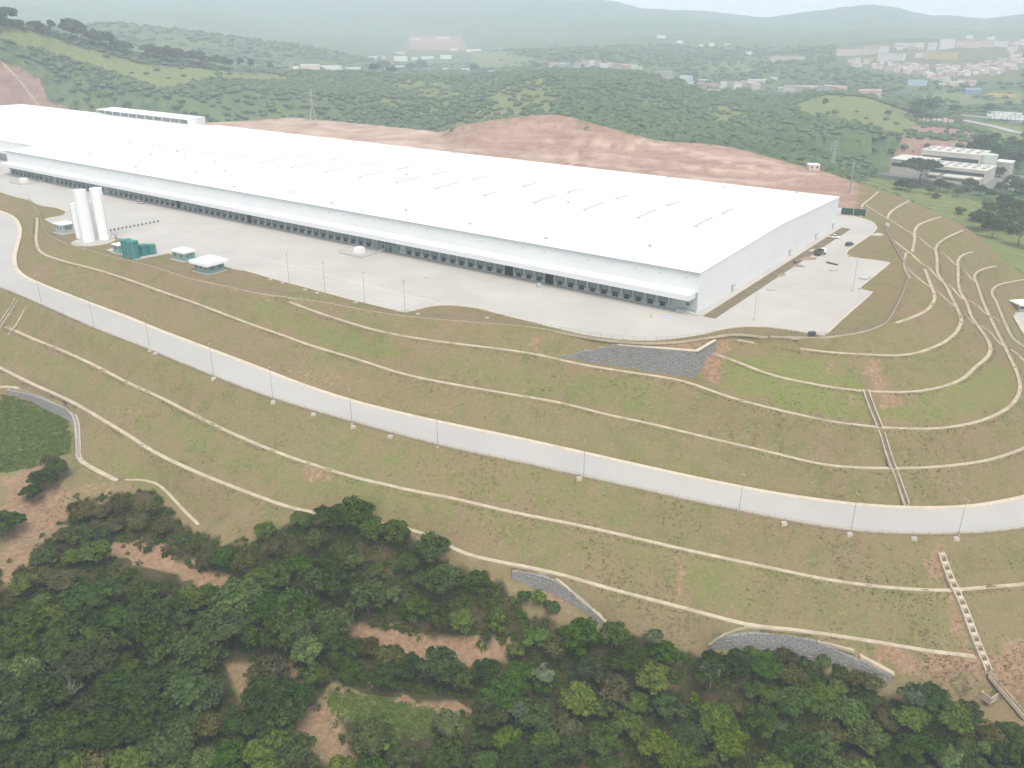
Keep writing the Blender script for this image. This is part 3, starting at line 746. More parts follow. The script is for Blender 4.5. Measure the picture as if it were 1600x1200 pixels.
def chute(px, label, w=1.0, steps=True, pitch=2.4, size=.5):
    line = surf_line(px, .5, 1.5, 9)
    top = empty('drainage_chute', label, 'drain chute', tuple(line[0]))
    o = Vector(line[0])
    b = MB(); b.sweep(line, [(a * w, u) for a, u in CH])
    b.v = [tuple(Vector(p) - o) for p in b.v]
    b.build('side_walls', M_DRAIN, top)
    b = MB(); b.sweep(line, [(-.65 * w, .0), (-.65 * w, .075), (.65 * w, .075), (.65 * w, .0)]); b.v = [tuple(Vector(p) - o) for p in b.v]; b.build('channel_floor', M_FLOOR_SHADE, top)
    if steps:
        q = resample(line, pitch, 0)
        mesh = None
        for a, c in zip(q[:-1], q[1:]):
            d = Vector((c[0] - a[0], c[1] - a[1], 0)); L_ = d.length; d.normalize(); n = Vector((-d.y, d.x, 0)) * .64 * w
            s = Vector(a); e = s + d * L_ * size
            m_ = MB(); lo = Vector((0, 0, -.4)); hi = Vector((0, 0, .55)); 
            m_.hexa([s - n + lo, e - n + Vector((0, 0, c[2] - a[2])) * size + lo, e + n + Vector((0, 0, c[2] - a[2])) * size + lo, s + n + lo, s - n + hi, e - n + hi + Vector((0, 0, c[2] - a[2])) * size * .5, e + n + hi + Vector((0, 0, c[2] - a[2])) * size * .5, s + n + hi])
            m_.v = [tuple(Vector(p) - o) for p in m_.v]
            m_.build('step', M_DRAIN, top)
    return top
chute([(1352, 613), (1358, 632), (1371, 664), (1376, 676), (1386, 704), (1396, 734), (1408, 767), (1416, 791)], 'straight two kerbed concrete chute running down the slope to the pale road', 1.0, False)
chute([(1470, 868), (1481, 900), (1491, 923), (1501, 940), (1517, 985), (1533, 1026), (1544, 1052)], 'stepped concrete chute with dark shaded bays below the pale road at lower right', 1.05)
chute([(1544, 1054), (1567, 1080), (1585, 1102), (1603, 1124)], 'plain concrete chute continuing from the stepped one down to the trees at lower right', 1.0, False)
chute([(27, 470), (15, 490), (0, 512), (-14, 532)], 'double walled concrete chute below the road at the left edge', 1.0, False)
# catch basin beside the lowest chute
p = cam_hit(1549, 1084); t = empty('catch_basin', 'small rectangular concrete catch basin beside the lowest chute', 'basin', tuple(p + Vector((0, 0, -.5))), .55)
b = MB()
for x0, x1, y0, y1 in ((-2.5, 2.5, -1.4, -1.1), (-2.5, 2.5, 1.1, 1.4), (-2.5, -2.2, -1.1, 1.1), (2.2, 2.5, -1.1, 1.1)): b.box(x0, x1, y0, y1, -.8, 1.3)
b.build('basin_wall', M_DRAIN, t)
b = MB(); b.box(-2.2, 2.2, -1.1, 1.1, -.8, .1); b.build('basin_floor', plain('wet_silt', (.16, .11, .08), .8), t)
# pale inspection boxes on the verges
def box_on(px, py, label, s=(.75, .55, .4), z=None, tree=None, group='concrete inspection boxes along the verges', name='inspection_box', mat=None):
    p = at(px, py, z) if z is not None else cam_hit(px, py, tree)
    t = empty(name, label, 'inspection box', tuple(p), RND.uniform(-.3, .3), group)
    b = MB(); b.box(-s[0], s[0], -s[1], s[1], -.6, s[2]); b.build('box_body', mat or M_KERB, t)
    b = MB(); b.box(-s[0] * .86, s[0] * .86, -s[1] * .86, s[1] * .86, s[2], s[2] + .12); b.build('lid', M_CONC, t)
    return t
for x, y in ((235, 549), (243, 553), (334, 592), (427, 629), (490, 648), (552, 668), (610, 683), (905, 748), (1225, 818), (1327, 835), (1428, 842), (1494, 842)):
    box_on(x, y, 'pale concrete inspection box on the verge along the lower edge of the road')
for x, y in ((423, 437), (442, 442), (477, 453), (496, 458), (556, 473), (653, 491), (761, 497)):
    box_on(x, y, 'pale concrete inspection box on the grass verge between yard kerb and long slope', (.7, .5, .25), group='inspection boxes on the yard verge')

# ------------------------------------------------------------------ gabion walls
M_STONE, nt, b_ = new_mat('gabion_stone')
p_ = wpos(nt)
v_ = nt.nodes.new('ShaderNodeTexVoronoi'); v_.inputs['Scale'].default_value = 4.5; nt.links.new(p_, v_.inputs['Vector'])
c_ = mixc(nt, v_.outputs['Color'], (.31, .305, .295), (.43, .425, .41))
c_ = mixc(nt, ramp(nt, v_.outputs['Distance'], .28, .6), c_, (.21, .205, .20))
c_ = mixc(nt, mathn(nt, 'MULTIPLY', ramp(nt, tex_noise(nt, p_, .35, 4), .5, .75), .4), c_, (.22, .16, .11))
nt.links.new(c_, b_.inputs['Base Color']); b_.inputs['Roughness'].default_value = .9
bump(nt, b_, v_.outputs['Distance'], -.6, .1)
def gabion(name, label, foot, top, courses, parent=None, basket=2.0, thick=1.6, clip=None):
    """stepped courses of stone baskets between a foot line and a top line (same count of points)"""
    foot = np.asarray(foot, float); top = np.asarray(top, float)
    t = parent or empty(name, label, 'retaining wall', tuple(foot[len(foot) // 2]))
    o = Vector(t.location)
    L_ = np.linalg.norm(np.diff(top, axis=0), axis=1).sum(); nb_ = max(2, int(L_ / basket))
    s0 = np.linspace(0, 1, len(foot))
    for c in range(courses):
        mb = MB()
        f0, f1_ = c / courses, (c + 1) / courses
        jit = .5 if c % 2 else 0.0
        for k in range(nb_ + 1):
            a = max(0, min(1, (k - jit) / nb_)); e = max(0, min(1, (k + 1 - jit) / nb_))
            if e - a < 1e-3: continue
            g = .06 / L_
            def P(s, f):
                q0 = np.array([np.interp(s, s0, foot[:, i]) for i in range(3)]); q1 = np.array([np.interp(s, s0, top[:, i]) for i in range(3)])
                return Vector(q0 * (1 - f) + q1 * f)
            A0, A1 = P(a + g, f0), P(e - g, f0); zt0, zt1 = P(a + g, f1_).z - .09, P(e - g, f1_).z - .09
            d = (A1 - A0); d.z = 0
            if d.length < .05: continue
            if clip and max(zt0, zt1) > clip((a + e) / 2) + .45: continue
            d.normalize(); n = Vector((-d.y, d.x, 0)) * thick
            r_ = Vector((-d.y, d.x, 0)) * RND.uniform(-.08, .08)
            B = [A0 + r_, A1 + r_, A1 + n, A0 + n]
            T = [Vector((q.x, q.y, z)) for q, z in zip(B, (zt0, zt1, zt1, zt0))]
            if c == 0:
                B = [q - Vector((0, 0, .8)) for q in B]
            mb.hexa([q - o for q in B + T])
        if mb.v: mb.build('gabion_course', M_STONE, t)
    return t
# main wall under the yard corner
nin = g_in; T0, T1, S1 = GT0.copy(), GT1, GS1
gw = gabion('gabion_wall', 'big grey stone gabion retaining wall under the rounded corner of the yard', [GB0, GB1], [GT0, GT1], 12, clip=wall_clip)
gabion('', '', [GB1 + g_dir * .02, GS1b], [GT1, GS1], 12, parent=gw, thick=1.2)
T0 = T0.lerp(T1, .43)
cap = MB(); cap.sweep(resample([T0 + nin * .5, T1 + nin * .5], 3, 0), [(-.6, -.2), (-.6, .12), (.6, .12), (.6, -.2)]); cap.v = [tuple(Vector(q) - gw.location) for q in cap.v]; cap.build('coping', M_KERB, gw)
cap = MB(); cap.sweep(resample([T1, S1], 3, 0), [(-.5, -.2), (-.5, .14), (.6, .14), (.6, -.2)]); cap.v = [tuple(Vector(q) - gw.location) for q in cap.v]; cap.build('coping', M_KERB, gw)
for foot, top, lb_, nc in WALL_LINES: gabion('gabion_wall', lb_, foot, top, nc, thick=1.5)
drain(surf_line([(870, 906), (890, 920), (905, 934), (925, 952), (948, 974)], .5), 'cream coping drain sloping down along the curved gabion wall below the middle of the slope', 1.1)
drain(surf_line([(1107, 1007), (1130, 995), (1155, 984), (1178, 979)], .45), 'cream drain rising along the left shoulder of the arched gabion wall', 1.1)
drain(surf_line([(1277, 1003), (1305, 1010), (1334, 1019)], .5), 'short cream drain on the right shoulder of the arched gabion wall', 1.1)
drain(surf_line([(1343, 1026), (1370, 1040), (1397, 1056)], .5), 'short cream drain over the last small gabion wall left of the stepped chute', 1.1)

# ------------------------------------------------------------------ the warehouses
M_WHITE = plain('white_cladding', (.69, .70, .70), .5, .03, .08)
M_ROOF = plain('white_roof_sheet', (.84, .84, .83), .45, .02, .05)
M_WALLG = plain('grey_green_render', (.38, .43, .41), .7, .08, .3)
M_DOOR = plain('dock_door_grey', (.20, .245, .23), .6, .08, .4)
M_DARK = plain('black_rubber', (.022, .024, .025), .7, .2, 1)
M_PLINTH = plain('plinth_render', (.40, .43, .41), .75, .08, .3)
M_STEEL = plain('galvanised_steel', (.45, .46, .46), .45, .1, 1, metal=.3)
M_GLASS = plain('dark_window_glass', (.03, .04, .045), .12, .1, 1, spec=.6)
M_VENT = plain('roof_vent_grey', (.42, .43, .43), .55, .06, .5)
W_L, W_W, W_H, W_R = 485.7, 162.4, 14.87, 16.9
wh = empty('warehouse', 'huge white distribution warehouse with a long row of loading docks facing the yard', 'warehouse', tuple(C0), -HD)
b = MB()   # walls: thin shells
b.box(-W_L, 0, 0, .3, 7.6, W_H - .05)                       # front, above the canopy
b.box(-W_L, 0, W_W - .3, W_W, -.3, W_H - .05)
for x0, x1 in ((-.3, 0), (-W_L, -W_L + .3)):
    b.hexa([(x0, .3, -.3), (x1, .3, -.3), (x1, W_W - .3, -.3), (x0, W_W - .3, -.3), (x0, .3, W_H - .05), (x1, .3, W_H - .05), (x1, W_W - .3, W_H - .05), (x0, W_W - .3, W_H - .05)])
    b.hexa([(x0, .3, W_H - .05), (x1, .3, W_H - .05), (x1, W_W / 2, W_R - .05), (x0, W_W / 2, W_R - .05), (x0, .3, W_H - .04), (x1, .3, W_H - .04), (x1, W_W / 2, W_R - .04), (x0, W_W / 2, W_R - .04)])
    for ya, yb, za, zb in ((.3, W_W / 2, W_H - .05, W_R - .05), (W_W / 2, W_W - .3, W_R - .05, W_H - .05)):
        i = len(b.v)
        b.v += [(x0, ya, W_H - .1), (x1, ya, W_H - .1), (x1, yb, W_H - .1), (x0, yb, W_H - .1), (x0, ya, za), (x1, ya, za), (x1, yb, zb), (x0, yb, zb)]
        for f in ((3, 2, 1, 0), (4, 5, 6, 7), (0, 1, 5, 4), (1, 2, 6, 5), (2, 3, 7, 6), (3, 0, 4, 7)):
            b.f.append(tuple(i + k for k in f)); b.m.append(0)
b.build('wall', M_WHITE, wh)
b = MB()
for ya, yb, za, zb in ((-.35, W_W / 2, W_H, W_R), (W_W / 2, W_W + .35, W_R, W_H)):
    b.hexa([(-W_L - .2, ya, za), (.2, ya, za), (.2, yb, zb), (-W_L - .2, yb, zb), (-W_L - .2, ya, za + .25), (.2, ya, za + .25), (.2, yb, zb + .25), (-W_L - .2, yb, zb + .25)])
roof = b.build('roof', M_ROOF, wh)
def rz(y):
    return W_H + .25 + (W_R - W_H) * (1 - abs(y - W_W / 2) / (W_W / 2))
vents = [(-28.4 - 27.0 * k, 57.5, 75) for k in range(0, 4)] + [(-138.5, 57.5, 66)] + [(-169 - 26.7 * k, 57.5, 75.5) for k in range(6)] + [(-28.4 - 26.7 * k, 85.5, 98) for k in range(5)] + [(-168 - 26.7 * k, 85.5, 98.5) for k in range(6)] + [(-330 - 27 * k, 58, 70 - 2 * (k % 2)) for k in range(4)]
vm = {}
for x, ya, yb in vents:
    m_ = MB()
    m_.hexa([(-.55, ya, rz(ya) - .05), (.55, ya, rz(ya) - .05), (.55, yb, rz(yb) - .05), (-.55, yb, rz(yb) - .05), (-.22, ya, rz(ya) + .55), (.22, ya, rz(ya) + .55), (.22, yb, rz(yb) + .55), (-.22, yb, rz(yb) + .55)])
    o = m_.build('roof_vent', M_VENT, roof); o.location.x = x
    m_ = MB(); m_.box(-.2, 1.5, ya - 1.0, ya - .05, rz(ya) - .08, rz(ya) + .5); o = m_.build('vent_box', M_VENT, roof); o.location.x = x
for k, (x, y) in enumerate([(-205, 76), (-96, 66), (-30, 20), (-70, 8), (-110, 10), (-150, 14), (-190, 6), (-225, 12), (-260, 5), (-310, 18), (-355, 10), (-385, 40), (-410, 70), (-440, 60), (-380, 55), (-365, 50), (-420, 20), (-330, 46), (-300, 30), (-55, 150), (-90, 158), (-20, 159), (-160, 160), (-240, 159)]):
    m_ = MB(); m_.box(x - .7, x + .7, y - .5, y + .5, rz(y) - .05, rz(y) + .6); m_.bar((x, y, rz(y) + .5), (x, y, rz(y) + 1.0), .35, n=8); m_.build('roof_cowl', M_VENT, roof)
for k in range(48):
    x = -5 - k * 10.05
    m_ = MB(); m_.box(x - .2, x + .2, -.22, 0, 12.4, 12.8); m_.build('wall_light', M_VENT, wh)
m_ = MB(); m_.box(-W_L - .25, .25, -.62, -.36, W_H - .35, W_H + .18); m_.build('gutter', M_VENT, wh)
# canopy over the docks
m_ = MB()
m_.hexa([(-W_L + .5, -5, 7.45), (-1.2, -5, 7.45), (-1.2, -.02, 7.9), (-W_L + .5, -.02, 7.9), (-W_L + .5, -5, 7.7), (-1.2, -5, 7.7), (-1.2, -.02, 8.15), (-W_L + .5, -.02, 8.15)])
m_.box(-W_L + .5, -1.2, -5.25, -5.01, 5.75, 7.74)
m_.box(-1.19, -.95, -5.25, -.02, 5.75, 7.9); m_.box(-W_L + .25, -W_L + .49, -5.25, -.02, 5.75, 7.9)
m_.build('canopy', M_WHITE, wh)
# dock wall
m_ = MB(); m_.box(-W_L, -.3, .05, .35, 1.25, 7.6); m_.build('dock_wall', M_WALLG, wh)
m_ = MB(); m_.box(-W_L, -.3, -.25, .35, -.3, 1.25); m_.build('plinth', M_PLINTH, wh)
offices = [(-155.2, -142.2), (-300.5, -286), (-371, -362), (-442.5, -432.5)]
talls = [10, 14, 47, 59]
md = MB(); md.box(-1.5, 1.5, -.08, .04, 1.3, 4.6); md.box(-1.7, -1.52, -.3, .04, 1.25, 5.0); md.box(1.52, 1.7, -.3, .04, 1.25, 5.0); md.box(-1.75, 1.75, -.45, .04, 5.01, 5.4); dock_me = md.mesh('dock_door', M_DOOR)
mb_ = MB(); mb_.box(-1.1, 1.1, -.55, -.27, .5, 1.22); mb_.box(-1.0, 1.0, -.12, -.085, 1.32, 2.0); bump_me = mb_.mesh('dock_bumper', M_DARK)
mt = MB(); mt.box(-2.0, 2.0, -.12, .04, .05, 5.3); tall_me = mt.mesh('ramp_door', M_DARK)
n = 0
while True:
    x = -13.4 - 4.92 * n
    if x < -W_L + 3: break
    if not any(a - 1.8 < x < c + 1.8 for a, c in offices):
        if n in talls:
            o = link('ramp_door', tall_me, wh); o.location = (x, -.26, 0); o['label'] = 'tall dark roller door down to the yard floor'
        else:
            o = link('dock_door', dock_me, wh); o.location = (x, 0, 0)
            k = link('dock_bumper', bump_me, o)
    n += 1
cm = MB(); cm.box(-.28, .28, -.4, .04, -.2, 7.4); cm.box(-.2, .2, -5.0, -.41, 7.0, 7.42); col_me = cm.mesh('canopy_column', M_PLINTH)
for x in [-10.8, -25.7, -40.5, -50.2, -60.3] + [-64.9 - 14.76 * k for k in range(1, 5)] + [-138.6 - 0 * 1] + [-157.6 - 14.76 * k for k in range(22)]:
    if x > -W_L + 1: o = link('canopy_column', col_me, wh); o.location = (x, 0, 0)
for a, c in offices:
    m_ = MB(); m_.box(a, c, -.6, .04, -.2, 5.6); f = m_.build('office_front', plain('office_teal_render', (.20, .28, .26), .6), wh)
    for k in range(int((c - a) / 2.2)):
        w_ = MB()
        x = a + .9 + k * 2.2
        w_.box(x, x + 1.2, -.68, -.605, 3.4, 4.6)
        w_.build('window', M_GLASS, f)
        if k % 2:
            w_ = MB(); w_.box(x, x + 1.1, -.68, -.605, .1, 2.3); w_.build('door', M_GLASS, f)
# end wall details
for px in (1136, 1231, 1277.5, 1306):
    y = {1136: 32, 1231: 96, 1277.5: 132, 1306: 158}[px]
    m_ = MB(); m_.box(.02, .14, y - .6, y + .6, .2, 2.6); m_.box(.02, 1.3, y - 1, y + 1, 2.75, 2.9); o = m_.build('exit_door', M_STEEL, wh)
m_ = MB(); m_.box(-9, -.4, -.31, -.27, 1.3, 5.2); m_.box(-1.9, -.3, -.36, -.28, 1.3, 5.6); m_.build('corner_panel', M_WALLG, wh)
m_ = MB()
for z in (2.6, 3.9):
    m_ = MB(); m_.box(-4.1, -2.9, -.42, -.315, z, z + .85); m_.build('window', M_GLASS, wh)
m_ = MB(); m_.hexa([(-7, -2.4, .0), (2.0, -2.4, .0), (2.0, -.7, .0), (-7, -.7, 0), (-7, -2.4, 1.3), (2.0, -2.4, .25), (2.0, -.7, .25), (-7, -.7, 1.3)]); m_.build('access_ramp', M_PLINTH, wh)
# footway and soil strip along the end wall
m_ = MB(); m_.box(.3, 3.0, -1, W_W + 2, -.1, .16)
o = m_.build('footway', M_CONC); o.location = C0; o.rotation_euler.z = -HD; tag(o, kind='structure')
m_ = MB(); m_.box(3.1, 7.6, -1.5, W_W + 1, -.1, .11)
o = m_.build('soil_strip', plain('bare_brown_verge', (.19, .155, .10), .95, .25, .4, fine=2)); o.location = C0; o.rotation_euler.z = -HD; tag(o, kind='structure')

# second warehouse beyond the far end
w2 = empty('warehouse', 'second white warehouse set back behind the far left end of the long one', 'warehouse', tuple(bld(-W_L - .9, 27)), -HD)
b = MB(); b.box(-300, 0, 0, .3, 6, 13.4); b.box(-300, 0, 136.7, 137, -.3, 13.4); b.box(-.3, 0, .3, 136.7, -.3, 13.4); b.box(-300, -299.7, .3, 136.7, -.3, 13.4); b.build('wall', M_WHITE, w2)
b = MB()
for ya, yb, za, zb in ((-.3, 68.5, 13.42, 14.6), (68.5, 137.3, 14.6, 13.42)):
    b.hexa([(-300.2, ya, za), (.2, ya, za), (.2, yb, zb), (-300.2, yb, zb), (-300.2, ya, za + .25), (.2, ya, za + .25), (.2, yb, zb + .25), (-300.2, yb, zb + .25)])
b.build('roof', M_ROOF, w2)
b = MB(); b.box(-300, -1, -4.5, -.02, 7.2, 7.5); b.box(-300, -1, -4.75, -4.51, 5.6, 7.5); b.build('canopy', M_WHITE, w2)
b = MB(); b.box(-300, 0, 0.05, .35, -.2, 6); b.build('dock_wall', M_WALLG, w2)
# open-sided roof house on its back edge
b = MB(); 
b.hexa([(-158, 130, 17.6), (-26, 130, 17.6), (-26, 147, 18.2), (-158, 147, 18.2), (-158, 130, 17.85), (-26, 130, 17.85), (-26, 147, 18.45), (-158, 147, 18.45)])
b.build('rooftop_canopy', M_ROOF, w2)
b = MB()
for k in range(12): 
    x = -157 + k * 11.9
    b.box(x, x + .4, 130.2, 130.6, 13.4, 17.6)
b.box(-158, -26, 146, 146.4, 13, 18.1); b.box(-26.5, -26.1, 130, 146, 13, 17.6)
b.build('rooftop_frame', M_WHITE, w2)
b = MB(); b.box(-150, -34, 138, 144, 13.8, 16.6); b.build('plant_room', M_VENT, w2)
# ------------------------------------------------------------------ tanks, sheds and lamp posts on the yard
M_TANK = plain('white_tank_paint', (.84, .84, .83), .4, .03, .3)
M_TEAL = plain('teal_tank_paint', (.035, .20, .185), .5, .12, .5)
M_TEALP = plain('pale_teal_wall', (.20, .33, .31), .6, .1, .4)
M_POLE = plain('grey_pole_paint', (.27, .27, .26), .5, .1, 1)
M_GLASSP = plain('greenish_glazing', (.13, .20, .19), .15, .1, 1, spec=.6)
M_BRICK = plain('rough_block_wall', (.33, .22, .17), .85, .2, .3)
def ring_tank(name, label, loc, r, h, mat, group, dome=.25, ladder=True, pipe=True):
    t = empty(name, label, 'tank', tuple(loc), RND.uniform(0, 6), group)
    b = MB(); b.lathe([(r, -.3), (r, h * .33), (r + .03, h * .335), (r, h * .34), (r, h * .66), (r + .03, h * .665), (r, h * .67), (r, h), (r + .06, h + .02), (r + .06, h + .12)], 28); b.build('shell', mat, t)
    b = MB(); b.lathe([(r + .02, h + .121), (r * .6, h + .12 + dome * .7), (r * .15, h + .12 + dome)], 28); b.build('lid', mat, t)
    if ladder:
        b = MB()
        b.bar((r + .15, -.2, 0), (r + .15, -.2, h + .9), .05); b.bar((r + .15, .2, 0), (r + .15, .2, h + .9), .05)
        for k in range(int(h / .6)): b.bar((r + .15, -.2, .3 + k * .6), (r + .15, .2, .3 + k * .6), .03, n=4)
        b.build('ladder', M_STEEL, t)
    if pipe:
        b = MB(); b.bar((0, -r - .15, 0), (0, -r - .15, h * .9), .1); b.bar((0, -r - .15, .4), (0, -r - 1.2, .4), .1); b.build('pipe', M_STEEL, t)
    return t
g = 'white water tanks at the yard end'
ring_tank('silo', 'tall white cylinder tank nearest the pump house', at(139.5, 376.5, .05), 2.75, 23.6, M_TANK, g)
ring_tank('silo', 'tall white cylinder tank, right one of the two tallest', at(164, 373, .05), 2.7, 23.6, M_TANK, g)
ring_tank('silo', 'shorter white cylinder tank at the left of the white tank cluster', at(125.5, 371.5, .05), 1.75, 16.2, M_TANK, g)
ring_tank('silo', 'thin white standpipe tank between the two tallest white tanks', at(151.5, 371, .05), .85, 17, M_TANK, g, ladder=False)
m_ = MB(); o_ = at(146, 377, 0); m_.lathe([(9.5, -.3), (9.5, .04)], 24); o = m_.build('tank_pad', M_CONC); o.location = o_; tag(o, kind='structure')
t = empty('pipe_manifold', 'low grey pipe manifold at the foot of the white tanks', 'pipes', tuple(at(174, 372, .05)), .4)
b = MB()
for k in range(3): b.bar((-1.5, k * .7 - .7, .5), (2.5, k * .7 - .7, .5), .16); b.bar((-1.2 + k, k * .7 - .7, -.2), (-1.2 + k, k * .7 - .7, .5), .12)
b.build('pipe', M_STEEL, t)
b = MB(); b.box(1.6, 2.4, -1.2, 1.2, -.2, 1.3); b.build('valve_box', M_POLE, t)
g = 'teal tanks on the concrete pad'
for n_, (x, y, r, h, l) in enumerate([(201, 400, 2.35, 7.2, 'tall teal tank at the back left of the teal cluster'), (211, 402.5, 2.35, 7.2, 'tall teal tank standing foremost on the pad'), (225, 398, 2.25, 4.4, 'lower teal tank right of the two tall ones'), (237.5, 396, 2.0, 3.9, 'smallest teal tank at the right end of the cluster')]):
    ring_tank('teal_tank', l, at(x, y, .25), r, h, M_TEAL, g, .15)
def pad(px, z, name, h=.2):
    loop = [at(x, y, z) for x, y in px]
    return slab(name, loop, h, M_CONC, .6)
pad([(166, 391), (212, 406.5), (266, 395.5), (238, 384.5), (200, 381)], 0, 'tank_pad')
def shed(label, cx, cy, w, d, h, rot, over=.5, fascia=.7, wall=M_TEALP, z=0.0, wins=(2, 1), door=True, name='kiosk', cat='kiosk', roofm=None, lift=.12):
    t = empty(name, label, cat, tuple(at(cx, cy, z) + Vector((0, 0, lift))), rot)
    b = MB(); b.box(-w / 2 - .8, w / 2 + .8, -d / 2 - .8, d / 2 + .8, -.5, .03); b.build('plinth', M_CONC, t)
    b = MB(); b.box(-w / 2, w / 2, -d / 2, d / 2, .03, h); b.build('wall', wall, t)
    b = MB(); b.box(-w / 2 - over, w / 2 + over, -d / 2 - over, d / 2 + over, h, h + fascia); b.box(-w / 2 - over + .25, w / 2 + over - .25, -d / 2 - over + .25, d / 2 + over - .25, h + fascia, h + fascia + .06); b.build('roof', roofm or M_ROOF, t)
    for k in range(wins[0]):
        x = -w / 2 + (k + .5) * w / wins[0]
        b = MB(); b.box(x - w / wins[0] * .34, x + w / wins[0] * .34, -d / 2 - .05, -d / 2 - .002, h * .42, h * .85); f = b.build('window', M_GLASSP, t)
        b = MB(); ww = w / wins[0] * .34
        b.box(x - ww - .08, x - ww, -d / 2 - .09, -d / 2 - .001, h * .4, h * .87); b.box(x + ww, x + ww + .08, -d / 2 - .09, -d / 2 - .001, h * .4, h * .87); b.box(x - ww, x + ww, -d / 2 - .09, -d / 2 - .001, h * .4, h * .42); b.build('frame', M_WHITE, f)
    for k in range(wins[1]):
        y = -d / 2 + (k + .5) * d / wins[1]
        b = MB(); b.box(w / 2 + .002, w / 2 + .05, y - d / wins[1] * .3, y + d / wins[1] * .3, h * .42, h * .85); b.build('window', M_GLASSP, t)
    if door:
        b = MB(); b.box(-w / 2 + .3, -w / 2 + 1.3, -d / 2 - .07, -d / 2 - .052, .05, 2.2); b.build('door', M_DOOR, t)
    return t
shed('small grey green pump house with a pale flat roof beside the white tanks', 102, 363, 7.5, 6, 4.2, -HD, .35, .35, wall=M_WALLG, wins=(3, 1), name='pump_house', cat='pump house')
shed('smaller of the two flat roofed kiosks, behind the large white roofed one', 288, 404.5, 8.6, 5.6, 3.2, -HD, .25, .8, wins=(2, 1))
shed('larger white flat roofed kiosk with glazed sides at the edge of the yard', 328, 423, 9.2, 8, 3.4, -HD, 1.3, 1.3, wins=(3, 2))
shed('low teal walled shed with white roof on the pad left of the teal tanks', 189, 394.5, 5, 4, 3.4, -HD, .3, .3, wins=(1, 1), lift=.26, name='tank_shed', cat='shed')
# squat dark bollards across the yard
bm_ = MB(); bm_.lathe([(.42, 0), (.36, .75), (.2, .95)], 8); bme = bm_.mesh('bollard', plain('dark_bollard', (.07, .07, .075), .7, .1, 1))
for k in range(13):
    s = k / 12
    p = at(173 + 74 * s, 361 - 14 * s, .06)
    o = link('bollard', bme, None, tuple(p)); tag(o, 'squat dark bollard in the slanting row across the yard beside the white tanks', 'bollard', 'row of dark bollards on the yard')
# loading ramps fenced off in front of the dock wall
def ramp_yard(x0, x1, label):
    t = empty('transformer_enclosure', label, 'enclosure', tuple(bld(x0, -16, .06)), -HD)
    L_ = x1 - x0
    b = MB(); b.box(0, L_, 0, 9.5, -.2, .35); b.box(0, L_, -.35, -.05, -.2, .7); b.build('slab', M_CONC, t)
    b = MB(); b.box(L_ * .45, L_ * .7, 3, 6.5, .36, 2.9); b.build('transformer', M_TANK, t)
    pm = MB(); pm.box(-.05, .05, -.05, .05, .36, 2.1); pme = pm.mesh('rail_post', M_STEEL)
    n_ = int(L_ / 1.8)
    for k in range(n_ + 1):
        for y in (.1, 9.3):
            o = link('rail_post', pme, t); o.location = (k * L_ / n_, y, 0)
    b = MB()
    for z in (.9, 1.5, 2.05):
        b.box(0, L_, .08, .12, z, z + .05); b.box(0, L_, 9.28, 9.32, z, z + .05); b.box(-.02, .02, .13, 9.27, z, z + .05); b.box(L_ - .02, L_ + .02, .13, 9.27, z, z + .05)
    b.build('rail', M_STEEL, t)
    b = MB()
    for k in range(8): b.box(L_ - 1.5, L_ + .5, 10 + k * .6, 10.55 + k * .6, -.1, .2 + .16 * k)
    b.build('stair', M_PLINTH, t)
ramp_yard(-164, -150, 'railed concrete enclosure with a white cabinet before the middle office front')
ramp_yard(-454, -440, 'pale railed enclosure with a white cabinet near the far left end of the docks')
# lamp posts
def lamp_post():
    t = empty('street_lamp', '', 'street lamp')
    b = MB(); b.bar((0, 0, -.3), (0, 0, 11.6), .085, n=8, r2=.05); b.build('pole', M_POLE, t)
    b = MB(); b.box(-.35, .35, -.35, .35, -.4, .35); b.build('footing', M_CONC, t)
    for s in (-1, 1):
        b = MB(); b.bar((0, 0, 11.3), (0, s * .35, 11.7), .04); b.build('arm', M_POLE, t)
        b = MB(); b.hexa([(-.1, s * .4 - .35, 11.68), (.1, s * .4 - .35, 11.68), (.1, s * .4 + .35, 11.72), (-.1, s * .4 + .35, 11.72), (-.1, s * .4 - .3, 11.85), (.1, s * .4 - .3, 11.85), (.1, s * .4 + .3, 11.88), (-.1, s * .4 + .3, 11.88)]); b.build('lamp_head', M_STEEL, t)
    return t
lp = lamp_post()
ROADLAMPS = [(65, 474), (147, 511), (234, 542), (334, 588), (427, 626), (550, 663), (684, 699), (912, 745), (1155, 798), (1330, 828), (1497, 836)]
lab = ['leftmost street lamp, at the bend where the road leaves the frame', 'street lamp on the road edge below the white tanks', 'third street lamp from the left along the road edge', 'street lamp on the road edge below the flat roofed kiosks', 'street lamp on the road edge, fifth from the left bend', 'sixth street lamp along the road, near two pale boxes', 'street lamp on the road edge below the yard notch', 'street lamp on the road edge below the gabion wall', 'ninth street lamp along the road, left of the upper chute', 'street lamp on the road edge just left of the upper chute end', 'last street lamp on the road, beside the stepped chute']
for k, (x, y) in enumerate(ROADLAMPS):
    o = lp if k == 0 else copy_tree(lp)
    p = cam_hit(x, y)
    o.location = (p.x, p.y, p.z - .1); o.rotation_euler.z = .3
    o['label'] = lab[k]; o['group'] = 'street lamps along the sloping road'
lab = ['yard lamp post at the left end of the painted bays', 'second yard lamp post from the left by the painted bays', 'third yard lamp post from the left by the painted bays', 'yard lamp post at the notch where the painted bays end']
for k, (x, y) in enumerate([(452, 441.5), (508, 456.5), (570, 473.5), (633, 488)]):
    o = copy_tree(lp); o.location = at(x, y, .05); o.rotation_euler.z = .9
    o['label'] = lab[k]; o['group'] = 'lamp posts on the yard edge'
